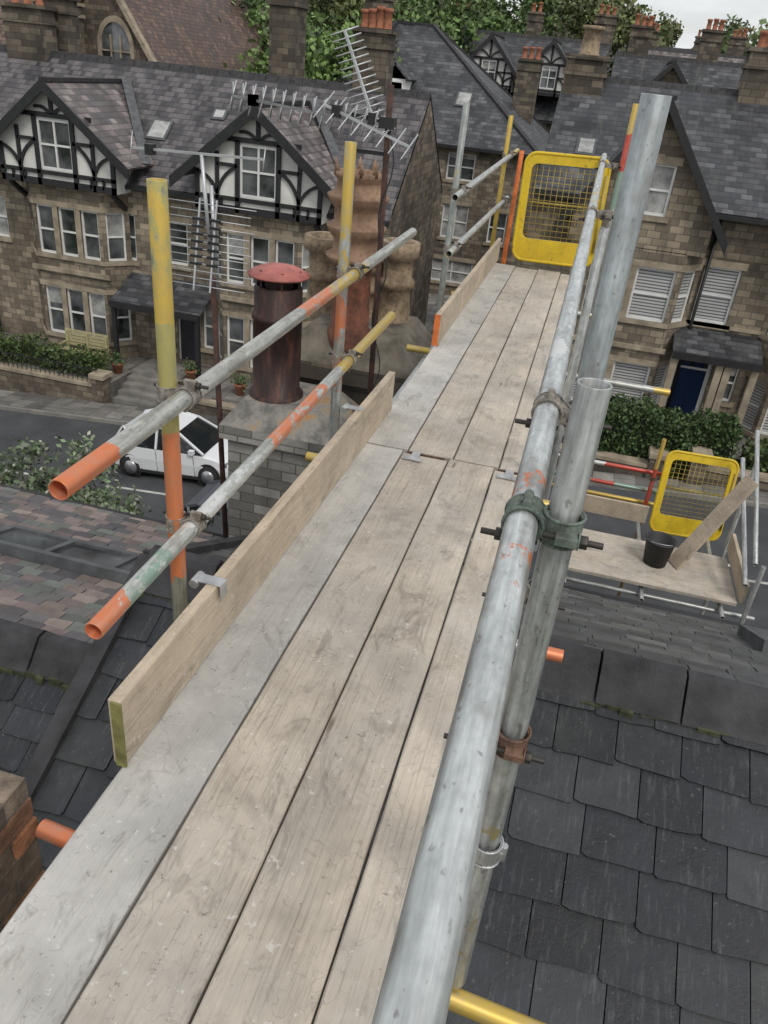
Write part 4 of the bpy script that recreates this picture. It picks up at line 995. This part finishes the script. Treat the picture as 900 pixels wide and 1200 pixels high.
tube('guard_rail',(RX,5.8,-1.14),(RX,9.3,-1.14),tm('tube_h',(.42,.43,.41),[(0,.3,YE,.4)]))
tube('standard',(.052,1.03,-1.72),(.05,1.05,-.345),tm('tube_i',(.40,.41,.40),[(.1,.5,(.36,.30,.14),.3)],.35))
tube('standard',(.062,1.50,-2.3),(.06,1.48,.0),'galvdark')
tube('guard_rail',(-.008,-.5,-.56),(-.004,8.6,-.56),tm('tube_j',(.50,.52,.515),[(1.30,1.42,OR,.40),(1.55,1.66,OR,.40),(2.3,2.6,WH,.4),(5,6,YE,.3)],.25,.6))
tube('guard_rail',(-.004,-.5,-.99),(-.004,8.4,-.99),'galv')
tube('standard',(.16,7.5,-2.4),(.16,7.5,-.08),tm('tube_k',(.35,.34,.3),[(1.5,1.8,GR,.8),(1.8,2.1,RD,1),(2.1,2.35,YE,1)]))
tube('standard',(.075,4.4,-2.6),(.075,4.4,-.62),'galv')
for (xa,ya),(xb,yb),ba,bb in (((-1.03,1.10),(.33,.985),OR,YE),((-.93,2.29),(.22,2.29),OR,OR),((-1.15,3.42),(.10,3.42),YE,YE),((-1.1,5.43),(.76,5.43),YE,YE),((-1.1,7.2),(.3,7.2),YE,YE)):
    L=xb-xa; tube('transom',(xa,ya,zz-.10),(xb,yb,zz-.10),tm('tube_t',(.38,.38,.36),[(L-(.42 if ba is not bb else .12),L+.1,bb,1),(-.1,.16,ba,.9)]))
tube('ledger',(-.95,-.3,zz-.155),(-.95,8.8,zz-.155),'galv'); tube('ledger',(.0,-.3,zz-.155),(.0,8.8,zz-.155),'galv')
AY=(0,1,0);AZ=(0,0,1);AX=(1,0,0)
coupler((RX,1.79,-.815),AY,AZ,(-.056,0,0)); coupler((RX,1.80,-1.225),AY,AZ,(-.056,0,0))
coupler((RX,3.36,-.80),AY,AZ,(-.056,0,0),spin=1); coupler((RX,3.37,-1.195),AY,AZ,(-.056,0,0))
coupler((RX,6.05,-.745),AY,AZ,(-.056,0,0)); coupler((RX,6.05,-1.14),AY,AZ,(-.056,0,0)); coupler((RX,8.95,-.69),AY,AZ,(-.056,0,0)); coupler((RX,8.95,-1.14),AY,AZ,(-.056,0,0))
coupler((-.005,1.03,-.56),AY,AZ,(.056,0,0),'clampg',spin=1); coupler((-.005,1.03,-.99),AY,AZ,(.056,0,0),'clampr')
coupler((-.005,1.49,-.56),AY,AZ,(.064,0,0),'clamp',spin=1); coupler((-.005,1.49,-.99),AY,AZ,(.064,0,0),'clamp')
coupler((.052,1.03,-1.28),AZ,AX,(0,.05,0),'clamps'); coupler((-.004,4.4,-.56),AY,AZ,(.075,0,0),'clamp'); coupler((-.004,7.5,-.56),AY,AZ,(.1,0,0),'clamp')
coupler((PX,1.8,-1.70),AZ,AX,(0,.056,0),'clamps')
for y in (1.83,3.38):
    mb=MB(); z=zz+.225
    mb.box(-.945,-.865,y-.022,y+.022,z,z+.004); mb.box(-.869,-.865,y-.022,y+.022,z-.05,z); mb.box(-.914,-.910,y-.022,y+.022,z-.07,z); mb.cyl((-.955,y-.028,z-.008),(-.955,y+.028,z-.008),.016,seg=16)
    mb.obj('toe_board_clip',[M['clamps']],SC,.001)
# ---------------------------------------------------------------- gates
def gate(name,loc,rot,w_=.82,h=1.02):
    E=empty(name,loc); E.rotation_euler=rot
    def rr(x0,x1,z0,z1,r,n=8):
        pts=[]
        for cx_,cz_,a0 in ((x1-r,z1-r,0),(x0+r,z1-r,90),(x0+r,z0+r,180),(x1-r,z0+r,270)):
            for k in range(n+1):
                a=math.radians(a0+90*k/n); pts.append((cx_+r*math.cos(a),cz_+r*math.sin(a)))
        return pts
    mb=MB(); o=rr(-w_/2,w_/2,0,h,.11); i=rr(-w_/2+.075,w_/2-.075,.22,h-.10,.06); th=.018
    N=len(o)
    F=lambda p,y:(p[0],y,p[1])
    for k in range(N):
        k2=(k+1)%N
        mb.poly([F(o[k],-th),F(i[k],-th),F(i[k2],-th),F(o[k2],-th)]); mb.poly([F(o[k],th),F(o[k2],th),F(i[k2],th),F(i[k],th)])
        mb.poly([F(o[k],-th),F(o[k2],-th),F(o[k2],th),F(o[k],th)],sm=True); mb.poly([F(i[k],-th),F(i[k],th),F(i[k2],th),F(i[k2],-th)],sm=True)
    mb.obj('frame',[M['yellow']],E,.006)
    rim=MB()
    for k in range(N):
        k2=(k+1)%N; a=V((o[k][0]*.985,-.012,o[k][1]*.985+.008)); b=V((o[k2][0]*.985,-.012,o[k2][1]*.985+.008))
        if (b-a).length>1e-4: rim.cyl(a,b,.016,seg=8,caps=False)
    rim.obj('rim',[M['yellow']],E)
    wr=MB(); n=12
    for k in range(1,n):
        x=-w_/2+.07+(w_-.14)*k/n; wr.cyl((x,0,.18),(x,0,h-.08),.003,seg=5)
    for k in range(1,13):
        z=.2+(h-.3)*k/13; wr.cyl((-w_/2+.06,.005,z),(w_/2-.06,.005,z),.003,seg=5)
    wr.obj('mesh_infill',[M['ywire']],E)
    b=MB(); b.cyl((w_/2-.02,-.03,.15),(w_/2-.02,-.03,h-.15),.014,seg=8); b.cyl((-w_/2+.09,.02,h*.55),(w_/2-.09,.02,h*.55),.010,seg=8)
    b.obj('cross_bar',[M['ywire']],E)
    return E
gate('safety_gate',(-.305,8.42,-1.60),(math.radians(-3),math.radians(-1.5),0))
gate('safety_gate',(1.83,8.75,-4.55),(math.radians(-14),math.radians(2),math.radians(8)),.84,1.0)
# ---------------------------------------------------------------- lower platform
for k in range(4):
    b=board('board',0,.225,-.0,1.95,0,'board',SP,seed=40+k); b.location=(1.25,7.36+.229*k,-4.40); b.rotation_euler=(0,0,math.radians(90))
for i,(z,bd) in enumerate(((-3.93,[(.2,.85,WH,.9),(.85,1.6,RD,1)]),(-4.17,[(.2,.75,GR,.9),(.75,1.05,RD,1),(1.05,1.6,GR,.8)]),(-4.34,[(.2,1.6,YE,1)]))):
    tube('guard_rail',(-.1,9.0,z),(1.45,8.95,z+.03),tm('tube_r%d'%i,(.33,.33,.31),bd),SP,.026)
tube('standard',(1.33,8.85,-10.5),(1.33,8.85,-3.42),tm('tube_s',(.4,.3,.2),[(6.2,6.7,RD,1),(6.7,7.2,YE,1)]),SP)
tube('standard',(.35,8.85,-10.5),(.35,8.85,-3.7),'galv',SP); tube('standard',(2.3,8.6,-10.5),(2.3,8.6,-3.4),'galv',SP); tube('standard',(2.32,7.2,-10.4),(2.32,7.2,-3.9),'galv',SP)
tube('guard_rail',(2.27,8.9,-3.15),(2.27,7.3,-3.95),'galv',SP); tube('guard_rail',(2.22,8.9,-3.5),(2.22,7.2,-4.15),'galv',SP)
for x in (.5,1.3,2.1): tube('transom',(x,7.1,-4.52),(x,8.9,-4.52),'galv',SP)
tube('ledger',(.2,7.3,-4.575),(2.45,7.3,-4.575),'galv',SP); tube('ledger',(.2,8.3,-4.575),(2.45,8.3,-4.575),'galv',SP)
coupler((1.33,8.85,-3.93),AZ,AX,(0,.1,0),'clampr',SP)
mb=MB(); mb.box(2.245,2.283,7.25,8.35,-4.40,-4.18); mb.obj('toe_board',[M['toe']],SP,.003)
mb=MB(); mb.box(.3,1.35,8.62,8.656,-4.42,-4.20); mb.obj('toe_board',[M['toe']],SP,.003)
mb=MB(); mb.box(-.018,.018,-.1,.1,0,1.2); o=mb.obj('wooden_plank',[M['toe']],None,.003); o.location=(1.62,7.75,-4.40); o.rotation_mode='QUATERNION'; o.rotation_quaternion=(V((2.14,8.0,-3.4))-V((1.62,7.75,-4.40))).to_track_quat('Z','X')
E=empty('bucket',(1.42,7.72,-4.40)); mb=MB()
mb.lathe(0,0,0,[(0,.004),(.115,.004),(.12,.0),(.155,.28),(.168,.285),(.168,.30),(.150,.30),(.115,.02),(0,.02)],26); mb.obj('pail',[M['bucket']],E)
mb=MB()
for k in range(12):
    a0=math.pi*k/12;a1=math.pi*(k+1)/12; mb.cyl((.165*math.cos(a0),-.02-.10*math.sin(a0),.28+.02*math.sin(a0)),(.165*math.cos(a1),-.02-.10*math.sin(a1),.28+.02*math.sin(a1)),.004,seg=6,caps=False)
mb.obj('handle',[M['clamps']],E)
